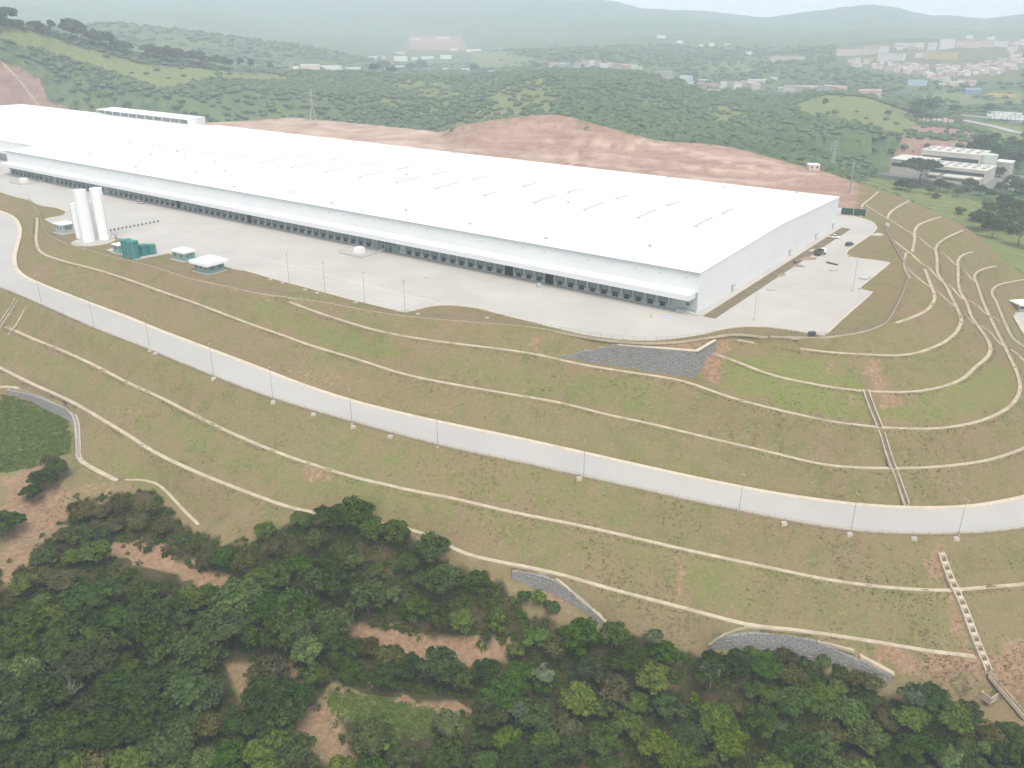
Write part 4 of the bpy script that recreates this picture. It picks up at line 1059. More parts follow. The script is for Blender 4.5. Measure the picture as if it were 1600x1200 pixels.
for k, px in enumerate([(1332, 455), (1178, 500)]):
    o = copy_tree(lp); o.location = at(*px, .05); o['label'] = ['yard lamp post on the sawtooth corner right of the warehouse', 'yard lamp post in front of the near warehouse corner'][k]; o['group'] = 'lamp posts on the yard edge'

# ------------------------------------------------------------------ fences
def fence(line, label, post_h, step, rails, mat, base=None):
    q = resample(line, step, 0)
    t = empty('fence', label, 'fence', tuple(q[0])); o_ = Vector(q[0])
    pm = MB(); pm.bar((0, 0, -.4), (0, 0, post_h), .05, n=5); pme = pm.mesh('fence_post', mat)
    for p in q:
        o = link('fence_post', pme, t); o.location = Vector(p) - o_
    b = MB()
    for z in rails:
        b.sweep([(p[0] - o_.x, p[1] - o_.y, p[2] - o_.z) for p in q], [(-.025, z), (-.025, z + .05), (.025, z + .05), (.025, z)])
    b.build('wire', mat, t)
    if base:
        b = MB(); b.sweep([(p[0] - o_.x, p[1] - o_.y, p[2] - o_.z) for p in q], [(-.12, -.6), (-.12, base), (.12, base), (.12, -.6)]); b.build('base_kerb', M_DRAIN, t)
M_FENCE = plain('weathered_fence', (.20, .195, .185), .7, .15, 1)
q = offset(ROAD_LO, -.55); q = q[(q[:, 0] > -262) & (q[:, 1] < 470)]
fence(q, 'long thin post and wire fence along the lower edge of the road', 1.15, 4.5, (.35, .7, 1.05), M_FENCE)
fl = image_line([(45, 313.5), (60, 329), (66, 348), (76, 368), (110, 383), (165, 398.5), (230, 414), (300, 436), (400, 458), (500, 471), (600, 490), (700, 500.5), (800, 507.5), (850, 513.5), (905, 525), (960, 532.5), (1010, 536), (1060, 534.5), (1105, 527.5), (1150, 520), (1200, 527)], [(0, 0), (E_, 0)], 4, 1)
fence(fl, 'thin chain link fence along the top of the slope at the front of the yard', 2.0, 3.6, (.6, 1.2, 1.9), M_FENCE, .12)
fl = image_line([(1204, 527), (1290, 529), (1350, 520), (1384, 507), (1396, 489), (1410, 460), (1420, 432), (1413, 411), (1401, 392), (1391, 372), (1380, 351)], [(0, 0), (E_, 0)], 4, 1)
fence(fl, 'grey fence on a concrete base curving round the right corner of the yard', 2.0, 3.0, (.3, .7, 1.1, 1.5, 1.9), plain('grey_fence', (.22, .21, .21), .7, .1, 1), .45)

# ------------------------------------------------------------------ vehicles and site clutter beside the end wall
M_TYRE = plain('tyre_rubber', (.02, .02, .02), .85, .1, 2); M_RIM = plain('wheel_rim', (.4, .4, .4), .4, .05, 2, metal=.5)
M_LAMP = plain('headlight_glass', (.7, .7, .68), .2, .05, 2)
def car(label, loc, rot, paint, kind='pickup', cat='car', group=None):
    t = empty({'pickup': 'pickup_truck', 'suv': 'parked_car', 'car': 'parked_car'}[kind], label, cat, tuple(loc), rot, group)
    L_, W_ = (5.2, 1.85) if kind == 'pickup' else (4.5, 1.8)
    pf = [(-L_ / 2, .45), (-L_ / 2, .95), (-L_ * .46, 1.05), (L_ * .2, 1.08), (L_ * .45, .92), (L_ / 2, .75), (L_ / 2, .42), (L_ * .3, .3), (-L_ * .3, .3)]
    b = MB(); i = len(b.v); n_ = len(pf)
    for y, s in ((-W_ / 2, .96), (-W_ / 2 + .08, 1), (W_ / 2 - .08, 1), (W_ / 2, .96)):
        for x, z in pf: b.v.append((x * s, y, .68 + (z - .68) * s))
    for r_ in range(3):
        for k in range(n_):
            l = (k + 1) % n_; b.f.append((r_ * n_ + k, r_ * n_ + l, (r_ + 1) * n_ + l, (r_ + 1) * n_ + k)); b.m.append(0)
    b.f.append(tuple(range(n_))[::-1]); b.f.append(tuple(3 * n_ + k for k in range(n_))); b.m += [0, 0]
    b.build('body', paint, t)
    x0, x1, x2, x3 = (-.5, -.35, .75, 1.35) if kind == 'pickup' else (-L_ * .46, -L_ * .38, .55, 1.2)
    b = MB(); b.hexa([(x0, -.82, 1.06), (x3, -.82, 1.06), (x3, .82, 1.06), (x0, .82, 1.06), (x1, -.66, 1.62), (x2, -.66, 1.62), (x2, .66, 1.62), (x1, .66, 1.62)]); b.build('window', M_GLASS, t)
    b = MB(); b.box(x1 - .04, x2 + .04, -.69, .69, 1.62, 1.70); b.build('roof', paint, t)
    if kind == 'pickup':
        b = MB(); b.box(-L_ / 2 + .15, -.62, -.75, .75, 1.062, 1.075); b.build('load_bed', M_DARK, t)
    for x in (-L_ * .3, L_ * .31):
        for y in (-W_ / 2 + .1, W_ / 2 - .1):
            b = MB(); b.bar((x, y - .12, .34), (x, y + .12, .34), .34, n=14); w_ = b.build('wheel', M_TYRE, t)
            s = 1 if y > 0 else -1
            b = MB(); b.bar((x, y + s * .121, .34), (x, y + s * .14, .34), .2, n=10); b.build('rim', M_RIM, w_)
    for y in (-.62, .62):
        b = MB(); b.box(L_ / 2 - .12, L_ / 2 + .01, y - .2, y + .2, .62, .78); b.build('headlight', M_LAMP, t)
    return t
P_WHITE = plain('white_car_paint', (.78, .78, .77), .3, .02, 1, spec=.5); P_DARK = plain('graphite_car_paint', (.06, .065, .07), .3, .05, 1, spec=.5); P_SILVER = plain('silver_car_paint', (.42, .43, .44), .35, .05, 1, spec=.5)
P_RED = plain('dull_red_paint', (.25, .05, .04), .5, .1, 1); P_YEL = plain('machine_yellow', (.52, .33, .05), .5, .1, 1)
def yz(px, py, z=.06): return at(px, py, z)
car('white pickup truck parked beside the soil strip near the back of the warehouse', yz(1303, 372), -HD + .2, P_WHITE, 'pickup', 'pickup truck')
car('dark grey car parked near the inner corner of the yard edge', yz(1327, 383.5), .6, P_DARK, 'suv', 'car')
car('silver car parked alone on the yard in front of the far docks', yz(219, 318), -HD, P_SILVER, 'suv', 'car')
# small tipper truck
t = empty('tipper_truck', 'small tipper truck with brown load body among rubble beside the end wall', 'truck', tuple(yz(1281, 398)), -HD + 1.3)
b = MB(); b.box(-3.2, 3.0, -.5, .5, .7, .95); b.build('chassis', M_DARK, t)
b = MB(); b.hexa([(1.2, -1.1, .9), (3.2, -1.1, .9), (3.2, 1.1, .9), (1.2, 1.1, .9), (1.3, -1.05, 2.6), (2.7, -1.05, 2.6), (2.7, 1.05, 2.6), (1.3, 1.05, 2.6)]); cab = b.build('cab', P_WHITE, t)
b = MB(); b.box(3.0, 3.12, -.9, .9, 1.7, 2.3); b.build('windscreen', M_GLASS, cab)
b = MB(); b.box(-3.4, 1.0, -1.2, 1.2, .96, 1.1); b.box(-3.4, 1.0, -1.2, -1.1, 1.1, 2.3); b.box(-3.4, 1.0, 1.1, 1.2, 1.1, 2.3); b.box(.9, 1.0, -1.1, 1.1, 1.1, 2.5); b.box(-3.4, -3.3, -1.1, 1.1, 1.1, 2.2); b.build('load_body', plain('rusty_tipper_steel', (.1, .10, .075), .8, .25, 1), t)
for x in (-2.2, 2.2):
    for y in (-1.0, 1.0):
        b = MB(); b.bar((x, y - .18, .5), (x, y + .18, .5), .5, n=14); b.build('wheel', M_TYRE, t)
# clutter
def heap(px, py, r, h, mat, label, cat, name, z=.06, tree=None, seed=1):
    p = at(px, py, z) if z is not None else cam_hit(px, py, tree)
    b = MB(); n_ = 18; rr = random.Random(seed)
    prof = [(1, -.2), (.85, .25), (.55, .65), (.2, .95), (.02, 1)]
    for f, q in prof:
        for k in range(n_):
            a = 2 * math.pi * k / n_; s = 1 + .3 * noise.noise((math.cos(a) * 1.5, math.sin(a) * 1.5, seed * 3.1 + f)) 
            b.v.append((math.cos(a) * r * f * s * .4, math.sin(a) * r * f * s * .8, h * q * (1 + .15 * rr.random())))
    for j in range(4):
        for k in range(n_):
            l = (k + 1) % n_; b.f.append((j * n_ + k, j * n_ + l, (j + 1) * n_ + l, (j + 1) * n_ + k)); b.m.append(0)
    return tag(b.build(name, mat, None, True, tuple(p), rr.uniform(0, 3)), label, cat)
M_EARTH = plain('heaped_earth', (.30, .23, .17), .95, .25, .6, fine=2); M_RUB = plain('pale_rubble', (.48, .45, .41), .9, .2, 1, fine=3)
heap(1262, 405, 5.5, 1.0, M_EARTH, 'flat heap of brown earth on the yard in front of the tipper truck', 'earth heap', 'earth_heap', seed=3)
heap(1248, 416, 3.4, .7, M_EARTH, 'small heap of brown earth nearest the soil strip of the end wall', 'earth heap', 'earth_heap', seed=4)
heap(1270, 392, 3.0, .8, M_RUB, 'pale rubble heap between the soil strip and the tipper truck', 'rubble heap', 'rubble_heap', seed=5)
heap(1221, 430, 3.6, .5, M_EARTH, 'low smear of dumped earth at the edge of the soil strip', 'earth heap', 'earth_heap', seed=6)
heap(1371, 367, 3.6, .9, M_RUB, 'pale rubble patch on the brown verge past the rounded yard end', 'rubble heap', 'rubble_heap', seed=7)
heap(1386, 352, 2.4, 1.2, M_RUB, 'white broken concrete lumps at the head of the zigzag drain', 'rubble heap', 'rubble_heap', z=-.1, seed=8)
def stack(px, py, label, s, mat, n_=3, rot=.3, name='material_stack', cat='building material'):
    t = empty(name, label, cat, tuple(yz(px, py)), rot)
    for k in range(n_):
        b = MB(); b.box(-s[0], s[0], -s[1], s[1], k * s[2], (k + 1) * s[2] - .04); o = b.build('layer', mat, t); o.location = (RND.uniform(-.1, .1), RND.uniform(-.1, .1), 0)
    return t
stack(1300, 412.5, 'dark grey stack of long beams lying on the yard right of the earth heap', (2.6, .5, .3), P_DARK, 2, -.9)
stack(1303, 423, 'low pale stack of boards on the open yard near the sawtooth edge', (1.8, .6, .25), M_RUB, 2, .2)
stack(1244, 411, 'small dark pallet stack beside the soil strip', (1.0, .8, .3), plain('weathered_pallet', (.22, .18, .14), .9, .2, 1), 4, .5)
stack(1352, 435, 'pale sheet stack near the outer point of the sawtooth yard edge', (2.4, 1.4, .2), P_SILVER, 3, .8)
stack(1268, 524, 'dark small generator frame at the lowest corner of the yard', (1.1, .7, .45), P_DARK, 3, .4)
stack(1205, 453, 'flat pallets lying on the yard before the end wall', (1.3, 1.0, .15), M_RUB, 2, .1)
stack(1044, 496, 'flat pile of blue and white sheets on the yard before the near docks', (1.5, .8, .1), plain('blue_white_sheet', (.42, .52, .66), .6, .2, 1.5), 2, -.4)
stack(842, 449, 'pale crate stack in front of the tall dark roller door', (.7, .6, .55), M_PLINTH, 3, .3)
b = MB(); b.bar((0, 0, 0), (0, 0, 1.4), .16, n=8); b.bar((0, 0, 1.4), (0, 0, 1.7), .16, n=8, r2=.05)
tag(b.build('marker_post', P_YEL, None, False, tuple(yz(1017, 497))), 'short yellowish marker post on the yard before the near docks', 'post')
heap(665, 434, 1.3, .25, plain('grey_spill', (.3, .29, .28), .9, .2, 1), 'small dark grey scrap of rubble on the open yard', 'rubble heap', 'rubble_heap', seed=12)
# dark green hoarding and guard house
t = empty('site_hoarding', 'long dark green site hoarding with a white end at the far yard corner', 'hoarding', tuple(at(1313.5, 334.5, .05)), -.42)
m_ = plain('dark_green_hoarding', (.03, .075, .05), .6, .15, .5)
for k in range(2):
    b = MB(); b.box(.1 + k * 6.2, 6.2 + k * 6.2, -.08, .08, .2, 3.4); b.build('panel', m_, t)
for k in range(3):
    b = MB(); b.box(-.1 + k * 6.2, .09 + k * 6.2, -.12, .12, -.3, 3.6); b.build('post', M_WHITE, t)
b = MB(); b.box(-2.1, -.15, -.5, .5, -.3, 3.0); b.build('end_block', M_WHITE, t)
p = cam_hit(1327, 302)
t = empty('advertising_totem', 'tall thin grey totem blade on the soil edge right of the excavation', 'totem', tuple(p + Vector((0, 0, -1))), 1.05)
mt_ = plain('totem_grey_panel', (.26, .27, .29), .45, .08, .5)
b = MB(); b.hexa([(-.9, -.25, 1), (.9, -.25, 1), (.9, .25, 1), (-.9, .25, 1), (-1.7, -.25, 16.5), (1.7, -.25, 19.2), (1.7, .25, 19.2), (-1.7, .25, 16.5)]); b.build('blade', mt_, t)
b = MB(); b.box(-1.4, 1.4, -.8, .8, -.5, 1.0); b.build('footing', M_CONC, t)
p = at(1596, 483, -39.8)
t = empty('guard_house', 'small guard house with pale flat roof at the road end on the right edge', 'guard house', tuple(p), .2)
b = MB(); b.box(-4, 8, -3, 3, 0, 3.2); b.build('wall', M_WALLG, t)
b = MB(); b.box(-5, 9, -4, 4, 3.2, 3.9); b.build('roof', M_ROOF, t)
b = MB(); b.box(-3.6, 3, -3.06, -3.002, 1.1, 2.4); b.build('window', M_GLASS, t)
b = MB(); b.box(-9, 12, -6.5, 5.5, -2.5, -.02); b.build('forecourt', M_CONC, t)

# ------------------------------------------------------------------ pylons
def pylon(loc, h, label, w=6.0, rot=.3):
    t = empty('transmission_tower', label, 'pylon', tuple(loc), rot)
    def half(z): return w / 2 * (1 - .82 * min(1, z / (h * .62))) if z < h * .62 else w / 2 * .18
    zs = [0, h * .14, h * .27, h * .39, h * .5, h * .62, h * .72, h * .82, h * .92, h]
    b = MB()
    for sx, sy in ((1, 1), (1, -1), (-1, 1), (-1, -1)):
        for z0, z1 in zip(zs[:-1], zs[1:]): b.bar((sx * half(z0), sy * half(z0), z0), (sx * half(z1), sy * half(z1), z1), .16, n=4)
    b.build('leg_frame', M_STEEL, t)
    b = MB()
    for z0, z1 in zip(zs[:-1], zs[1:]):
        a, c = half(z0), half(z1)
        for p_, q_ in (((-a, -a), (c, -c)), ((a, -a), (c, c)), ((a, a), (-c, c)), ((-a, a), (-c, -c)), ((a, -a), (-c, -c)), ((a, a), (c, -c)), ((-a, a), (c, c)), ((-a, -a), (-c, c))):
            b.bar((*p_, z0), (*q_, z1), .09, n=3)
    b.build('bracing', M_STEEL, t)
    for z in (h * .68, h * .79, h * .9):
        b = MB(); 
        for s in (-1, 1):
            b.bar((0, 0, z + 1.0), (s * w * .8, 0, z), .12, n=4); b.bar((0, 0, z), (s * w * .8, 0, z), .12, n=4); b.bar((s * w * .8, 0, z), (s * w * .8, 0, z - 1.6), .12, n=5)
        b.build('cross_arm', M_STEEL, t)
pylon(at(490, 194, 1) + Vector((0, 0, -.5)), 32, 'lattice transmission tower standing behind the white roof at the excavation')
q = far_hit(1300, 262)
if q: pylon(q, 22, 'faint lattice tower in front of the woods near the small white house', 4.5)
q = far_hit(861, 72)
if q: pylon(q, 75, 'tall hazy lattice mast on the far wooded hillside', 14)
# ------------------------------------------------------------------ trees
def leaf_mat(name, dark, light, rough=.6):
    m, nt, b = new_mat(name)
    oi = nt.nodes.new('ShaderNodeObjectInfo')
    p = wpos(nt)
    f = tex_noise(nt, p, .55, 3)
    c = mixc(nt, ramp(nt, f, .3, .7), dark, light)
    h = nt.nodes.new('ShaderNodeHueSaturation')
    r = nt.nodes.new('ShaderNodeMapRange'); r.inputs['To Min'].default_value = .48; r.inputs['To Max'].default_value = .515; nt.links.new(oi.outputs['Random'], r.inputs['Value']); nt.links.new(r.outputs[0], h.inputs['Hue'])
    r2 = nt.nodes.new('ShaderNodeMapRange'); r2.inputs['To Min'].default_value = .72; r2.inputs['To Max'].default_value = 1.3
    nt.links.new(mathn(nt, 'FRACT', mathn(nt, 'MULTIPLY', oi.outputs['Random'], 7.31)), r2.inputs['Value']); nt.links.new(r2.outputs[0], h.inputs['Value'])
    r3 = nt.nodes.new('ShaderNodeMapRange'); r3.inputs['To Min'].default_value = .8; r3.inputs['To Max'].default_value = 1.1
    nt.links.new(mathn(nt, 'FRACT', mathn(nt, 'MULTIPLY', oi.outputs['Random'], 13.7)), r3.inputs['Value']); nt.links.new(r3.outputs[0], h.inputs['Saturation'])
    nt.links.new(c, h.inputs['Color']); nt.links.new(h.outputs[0], b.inputs['Base Color'])
    b.inputs['Roughness'].default_value = rough; b.inputs['Specular IOR Level'].default_value = .08
    return m
M_BARK = plain('grey_brown_bark', (.13, .10, .075), .9, .25, 2)
M_BARKP = plain('pale_bark', (.36, .33, .28), .85, .2, 2)
def np_mesh(name, V, F, mats, smooth=False):
    me = bpy.data.meshes.new(name)
    V = np.asarray(V, np.float32).reshape(-1, 3); F = np.asarray(F, np.int32); k = F.shape[1]
    me.vertices.add(len(V)); me.vertices.foreach_set('co', V.ravel())
    me.loops.add(F.size); me.loops.foreach_set('vertex_index', F.ravel())
    me.polygons.add(len(F)); me.polygons.foreach_set('loop_start', np.arange(len(F), dtype=np.int32) * k)
    me.polygons.foreach_set('loop_total', np.full(len(F), k, np.int32))
    if smooth: me.polygons.foreach_set('use_smooth', np.ones(len(F), bool))
    me.materials.append(mats); me.update(calc_edges=True); me.validate()
    return me
def leaf_quads(C, N, size, rs, elong=1.5):
    """one small leaf-clump face at each centre, turned roughly to its normal"""
    n = len(C)
    N = N + rs.normal(0, .45, (n, 3)); N /= np.linalg.norm(N, axis=1)[:, None] + 1e-9
    A = np.cross(N, rs.normal(0, 1, (n, 3))); A /= np.linalg.norm(A, axis=1)[:, None] + 1e-9
    B = np.cross(N, A)
    s = size * rs.uniform(.6, 1.3, (n, 1)); a = A * s * elong * .5; b = B * s * .5
    V = np.stack([C - a, C - b + N * s * .12, C + a, C + b + N * s * .12], 1)
    return V
def crown(name, mat, seed, r, h, base, clumps, per, size, shape='round', spread=.36, flat=.75):
    """crown of many leaf faces gathered in uneven clumps on branch ends"""
    rs = np.random.RandomState(seed)
    Vs = []
    for k in range(clumps):
        d = rs.normal(0, 1, 3); d /= np.linalg.norm(d)
        if d[2] < -.35: d[2] *= -1
        rad = rs.uniform(.45, 1.0) ** .6
        if shape == 'umbrella': d[2] = abs(d[2]) * .7 + .1; rad = rs.uniform(.6, 1.0)
        if shape == 'cone':
            q = rs.uniform(0, 1); ang = rs.uniform(0, 6.283); rr = (1 - q) ** .8 * .95 * rs.uniform(.6, 1)
            c = np.array([math.cos(ang) * rr * r, math.sin(ang) * rr * r, base + q * h])
        else:
            c = np.array([d[0] * r * rad, d[1] * r * rad, base + h * .5 + d[2] * h * .5 * rad])
            c[:2] += rs.normal(0, r * .08, 2)
        cr = r * spread * rs.uniform(.55, 1.35)
        n = int(per * rs.uniform(.6, 1.4))
        u = rs.normal(0, 1, (n, 3)); u /= np.linalg.norm(u, axis=1)[:, None]
        u[:, 2] = np.where(u[:, 2] < -.3, -u[:, 2], u[:, 2])
        C = c + u * np.array([cr, cr, cr * flat]) * rs.uniform(.55, 1.05, (n, 1))
        Nn = u + np.array([0, 0, .5]); Nn /= np.linalg.norm(Nn, axis=1)[:, None]
        Vs.append(leaf_quads(C, Nn, size, rs))
    V = np.concatenate(Vs).reshape(-1, 3)
    F = np.arange(len(V)).reshape(-1, 4)
    return np_mesh(name, V, F, mat)
def trunk(name, mat, seed, h, r0, limbs, reach, fork=.4):
    rs = random.Random(seed); b = MB()
    pts = [Vector((0, 0, -.6))]
    for k in range(1, 5): pts.append(Vector((rs.uniform(-.12, .12) * k, rs.uniform(-.12, .12) * k, h * k / 4)))
    for k in range(4): b.bar(pts[k], pts[k + 1], r0 * (1 - k * .2), n=7, r2=r0 * (1 - (k + 1) * .2))
    for k in range(limbs):
        t = fork + (1 - fork) * rs.random(); i = min(3, int(t * 4)); s = pts[i].lerp(pts[i + 1], t * 4 - i)
        a = rs.uniform(0, 6.28); e = s + Vector((math.cos(a) * reach * rs.uniform(.5, 1), math.sin(a) * reach * rs.uniform(.5, 1), h * rs.uniform(.1, .35)))
        mid = s.lerp(e, .5) + Vector((0, 0, -.12 * reach + .15))
        b.bar(s, mid, r0 * .4, n=5, r2=r0 * .27); b.bar(mid, e, r0 * .27, n=5, r2=r0 * .08)
        for q in range(2):
            e2 = mid + Vector((rs.uniform(-1, 1) * reach * .5, rs.uniform(-1, 1) * reach * .5, h * rs.uniform(.05, .3))); b.bar(mid, e2, r0 * .18, n=4, r2=r0 * .05)
    return b.mesh(name, mat)
L_DEEP = leaf_mat('deep_green_leaves', (.020, .040, .005), (.060, .098, .013))
L_MID = leaf_mat('mid_green_leaves', (.040, .070, .008), (.102, .148, .019))
L_OLIVE = leaf_mat('olive_brown_leaves', (.044, .046, .012), (.105, .10, .030))
L_FRESH = leaf_mat('fresh_green_leaves', (.045, .078, .012), (.095, .14, .026))
L_SILVER = leaf_mat('silvery_leaves', (.06, .085, .04), (.13, .165, .085))
L_YEL = leaf_mat('yellow_green_leaves', (.10, .13, .02), (.20, .23, .04))
L_DRY = leaf_mat('dry_brown_leaves', (.075, .055, .03), (.15, .11, .065))
KINDS = {}
def kind(key, name, label, cat, cr, tr):
    KINDS.setdefault(key, []).append((name, label, cat, cr, tr))
for v in range(3):
    kind('deep', 'broadleaf_tree', 'dark green rounded broadleaf tree', 'tree', crown('crown', L_DEEP, 10 + v, 3.4, 4.6, 1.9, 32, 105, .42), trunk('trunk', M_BARK, v, 4.6, .22, 6, 2.2))
    kind('mid', 'broadleaf_tree', 'mid green clumpy broadleaf tree', 'tree', crown('crown', L_MID, 20 + v, 3.1, 4.2, 1.7, 28, 108, .43, spread=.4), trunk('trunk', M_BARK, 5 + v, 4.2, .2, 6, 2.0))
for v in range(2):
    kind('wide', 'spreading_tree', 'wide flat crowned dark green tree', 'tree', crown('crown', L_DEEP, 30 + v, 4.3, 3.2, 3.2, 36, 100, .40, 'umbrella', .3, .5), trunk('trunk', M_BARK, 10 + v, 4.8, .22, 8, 3.2, .5))
    kind('olive', 'scrubby_tree', 'olive brown scrubby tree', 'tree', crown('crown', L_OLIVE, 40 + v, 2.9, 3.4, 1.2, 28, 92, .37, spread=.42), trunk('trunk', M_BARK, 14 + v, 3.2, .16, 6, 1.8, .25))
    kind('fresh', 'broadleaf_tree', 'bright fresh green leafy tree', 'tree', crown('crown', L_FRESH, 50 + v, 2.5, 3.4, 1.4, 22, 95, .45, spread=.45), trunk('trunk', M_BARK, 18 + v, 3.4, .15, 5, 1.6))
kind('silver', 'cecropia_tree', 'pale silvery leaved tree', 'tree', crown('crown', L_SILVER, 60, 2.6, 1.9, 4.6, 16, 60, .6, 'umbrella', .34, .45), trunk('trunk', M_BARKP, 22, 5.4, .13, 5, 1.9, .7))
kind('yellow', 'bush', 'yellow green rounded bush', 'bush', crown('crown', L_YEL, 70, 1.9, 2.2, .5, 16, 60, .5, spread=.45), trunk('trunk', M_BARK, 23, 2.0, .1, 5, 1.0, .2))
kind('dry', 'scrubby_tree', 'dry brownish half bare tree', 'tree', crown('crown', L_DRY, 80, 2.5, 3.2, 1.3, 15, 34, .45, spread=.4), trunk('trunk', M_BARKP, 24, 3.6, .15, 9, 2.0, .3))
kind('tall', 'eucalyptus_tree', 'tall narrow dark tree', 'tree', crown('crown', L_DEEP, 90, 2.3, 9.0, 3.6, 30, 55, .7, spread=.5), trunk('trunk', M_BARKP, 25, 10, .24, 10, 1.9, .35))
kind('conifer', 'pointed_tree', 'mid green pointed tree', 'tree', crown('crown', L_MID, 91, 2.0, 5.4, .9, 26, 50, .5, 'cone', .38), trunk('trunk', M_BARK, 26, 5.0, .16, 8, 1.2, .2))
kind('bush', 'bush', 'dark green low bush', 'bush', crown('crown', L_DEEP, 95, 1.7, 1.8, .1, 15, 55, .48, spread=.46), trunk('trunk', M_BARK, 27, 1.4, .08, 5, 1.0, .2))
def plant(key, loc, s=1.0, label=None, group=None, rot=None, sq=1.0):
    name, lab_, cat, cr, tr = RND.choice(KINDS[key])
    t = empty(name, label or lab_, cat, tuple(loc), RND.uniform(0, 6.28) if rot is None else rot, group)
    t.scale = (s * RND.uniform(.9, 1.12), s * RND.uniform(.9, 1.12), s * sq)
    link('trunk', tr, t); link('crown', cr, t)
    return t
# open ground inside the forest: track, clearings, path, grass hollow
OPEN = [[(0, 905), (0, 770), (30, 745), (60, 715), (118, 735), (150, 752), (108, 775), (108, 835), (62, 850), (28, 890), (20, 940)],
        [(-20, 610), (60, 625), (108, 650), (118, 700), (60, 735), (0, 752), (-20, 760)],
        [(165, 840), (235, 864), (320, 895), (400, 924), (520, 953), (542, 992), (455, 976), (400, 957), (310, 928), (220, 896), (160, 862)],
        [(540, 974), (640, 990), (720, 990), (800, 1006), (800, 1052), (760, 1066), (660, 1056), (600, 1030), (540, 1005)],
        [(490, 1062), (600, 1080), (742, 1092), (748, 1190), (640, 1205), (560, 1150), (500, 1130)],
        [(468, 1080), (500, 1120), (570, 1150), (580, 1200), (480, 1230), (455, 1150)], [(345, 1030), (400, 1040), (400, 1110), (360, 1110)],
        [(0, 955), (28, 975), (18, 1020), (0, 1020)], [(1062, 1055), (1160, 1085), (1150, 1110), (1070, 1100)]]
FOREST = [(-40, 930), (35, 905), (70, 862), (112, 838), (118, 790), (190, 790), (245, 785), (290, 850), (345, 870), (430, 835), (470, 818), (560, 822), (640, 838), (690, 892), (780, 940), (830, 990), (950, 1012), (1040, 1025), (1090, 1052), (1180, 1050), (1290, 1068), (1370, 1108), (1470, 1112), (1600, 1160), (1680, 1330), (-60, 1330)]
MARKS = [(77, 878, 'the yellow green bush at far left'), (112, 1100, 'the bare dead tree'), (195, 850, 'the upper end of the dirt track'), (300, 895, 'the narrow part of the dirt track'), (400, 930, 'the bend of the dirt track'), (515, 990, 'the bushy tree with pale flowers'), (660, 1010, 'the widest part of the dirt track'), (800, 1015, 'the right end of the dirt track'), (375, 1065, 'the pale bare patch'), (420, 1145, 'the left side of the dry clearing'), (520, 1180, 'the bottom of the dry clearing'), (610, 1095, 'the orange bank of the grassy hollow'), (760, 1140, 'the right side of the grassy hollow'), (650, 1190, 'the bottom of the grassy hollow'), (290, 1190, 'the bottom edge left of centre'), (60, 1190, 'the bottom left corner'), (15, 985, 'the small bare patch at the left edge'), (185, 775, 'the end of the wide left drain'), (310, 830, 'the end of the thin toe drain'), (455, 815, 'the drain where trees first cover it'), (570, 825, 'the tip of forest on the slope'), (685, 860, 'the drain where it leaves the trees'), (840, 930, 'the middle gabion wall'), (950, 985, 'the lower end of the middle gabion wall'), (1050, 1010, 'the gap between two gabion walls'), (1125, 1030, 'the left end of the arched gabion wall'), (1230, 1040, 'the arched gabion wall'), (1340, 1055, 'the right end of the arched gabion wall'), (1410, 1080, 'the short last gabion wall'), (1540, 1110, 'the catch basin'), (1600, 1150, 'the lowest chute'), (1105, 1090, 'the small earth clearing right of centre'), (850, 1085, 'the silvery tree past the track end'), (900, 1185, 'the bottom edge right of centre'), (1080, 1190, 'the middle of the bottom right edge'), (1300, 1180, 'the lower right forest'), (1520, 1190, 'the bottom right corner'), (270, 975, 'the light green young tree'), (150, 950, 'the middle of the left scrub'), (40, 930, 'the lower end of the sandy path'), (180, 1040, 'the wide crowns above the dead tree'), (260, 1110, 'the dark hollow right of the dead tree'), (950, 1090, 'the middle of the right forest'), (690, 940, 'the belt above the dirt track'), (560, 900, 'the middle of the forest tip')]
def zone(x, y):
    return 'near ' + min(MARKS, key=lambda m: math.hypot(x - m[0], 1.3 * (y - m[1])))[2]
cand = []
rf = random.Random(21)
for k in range(9000):
    x, yv = rf.uniform(-50, 1660), rf.uniform(770, 1330)
    if not in_poly(x, yv, FOREST) or any(in_poly(x, yv, o) for o in OPEN): continue
    h_ = cam_hit(x, yv)
    if h_ is None or h_.y < 105: continue
    cand.append((x, yv, h_))
for k in range(2600):                   # the wood goes on outside the frame, as one mass
    x, yv = rf.uniform(-260, 1900), rf.uniform(900, 1620)
    if -40 < x < 1650 and yv < 1325 or (x > 1640 and yv < 1190): continue
    h_ = cam_hit(x, yv)
    if h_ is not None and h_.y > 70: cand.append((x, yv, h_))
cells = {}
placed = []
for x, yv, p in cand:
    need = 5.0 if x < 330 and yv < 960 else 5.3 if not (x < 480 and yv > 960) else 6.0
    gx, gy = int(p.x // 7), int(p.y // 7)
    if any((p.x - q.x) ** 2 + (p.y - q.y) ** 2 < need * need for a in range(-1, 2) for c in range(-1, 2) for q in cells.get((gx + a, gy + c), ())): continue
    cells.setdefault((gx, gy), []).append(p); placed.append((x, yv, p))
placed.sort(key=lambda q: -q[1])
cnt = {}
extra = []
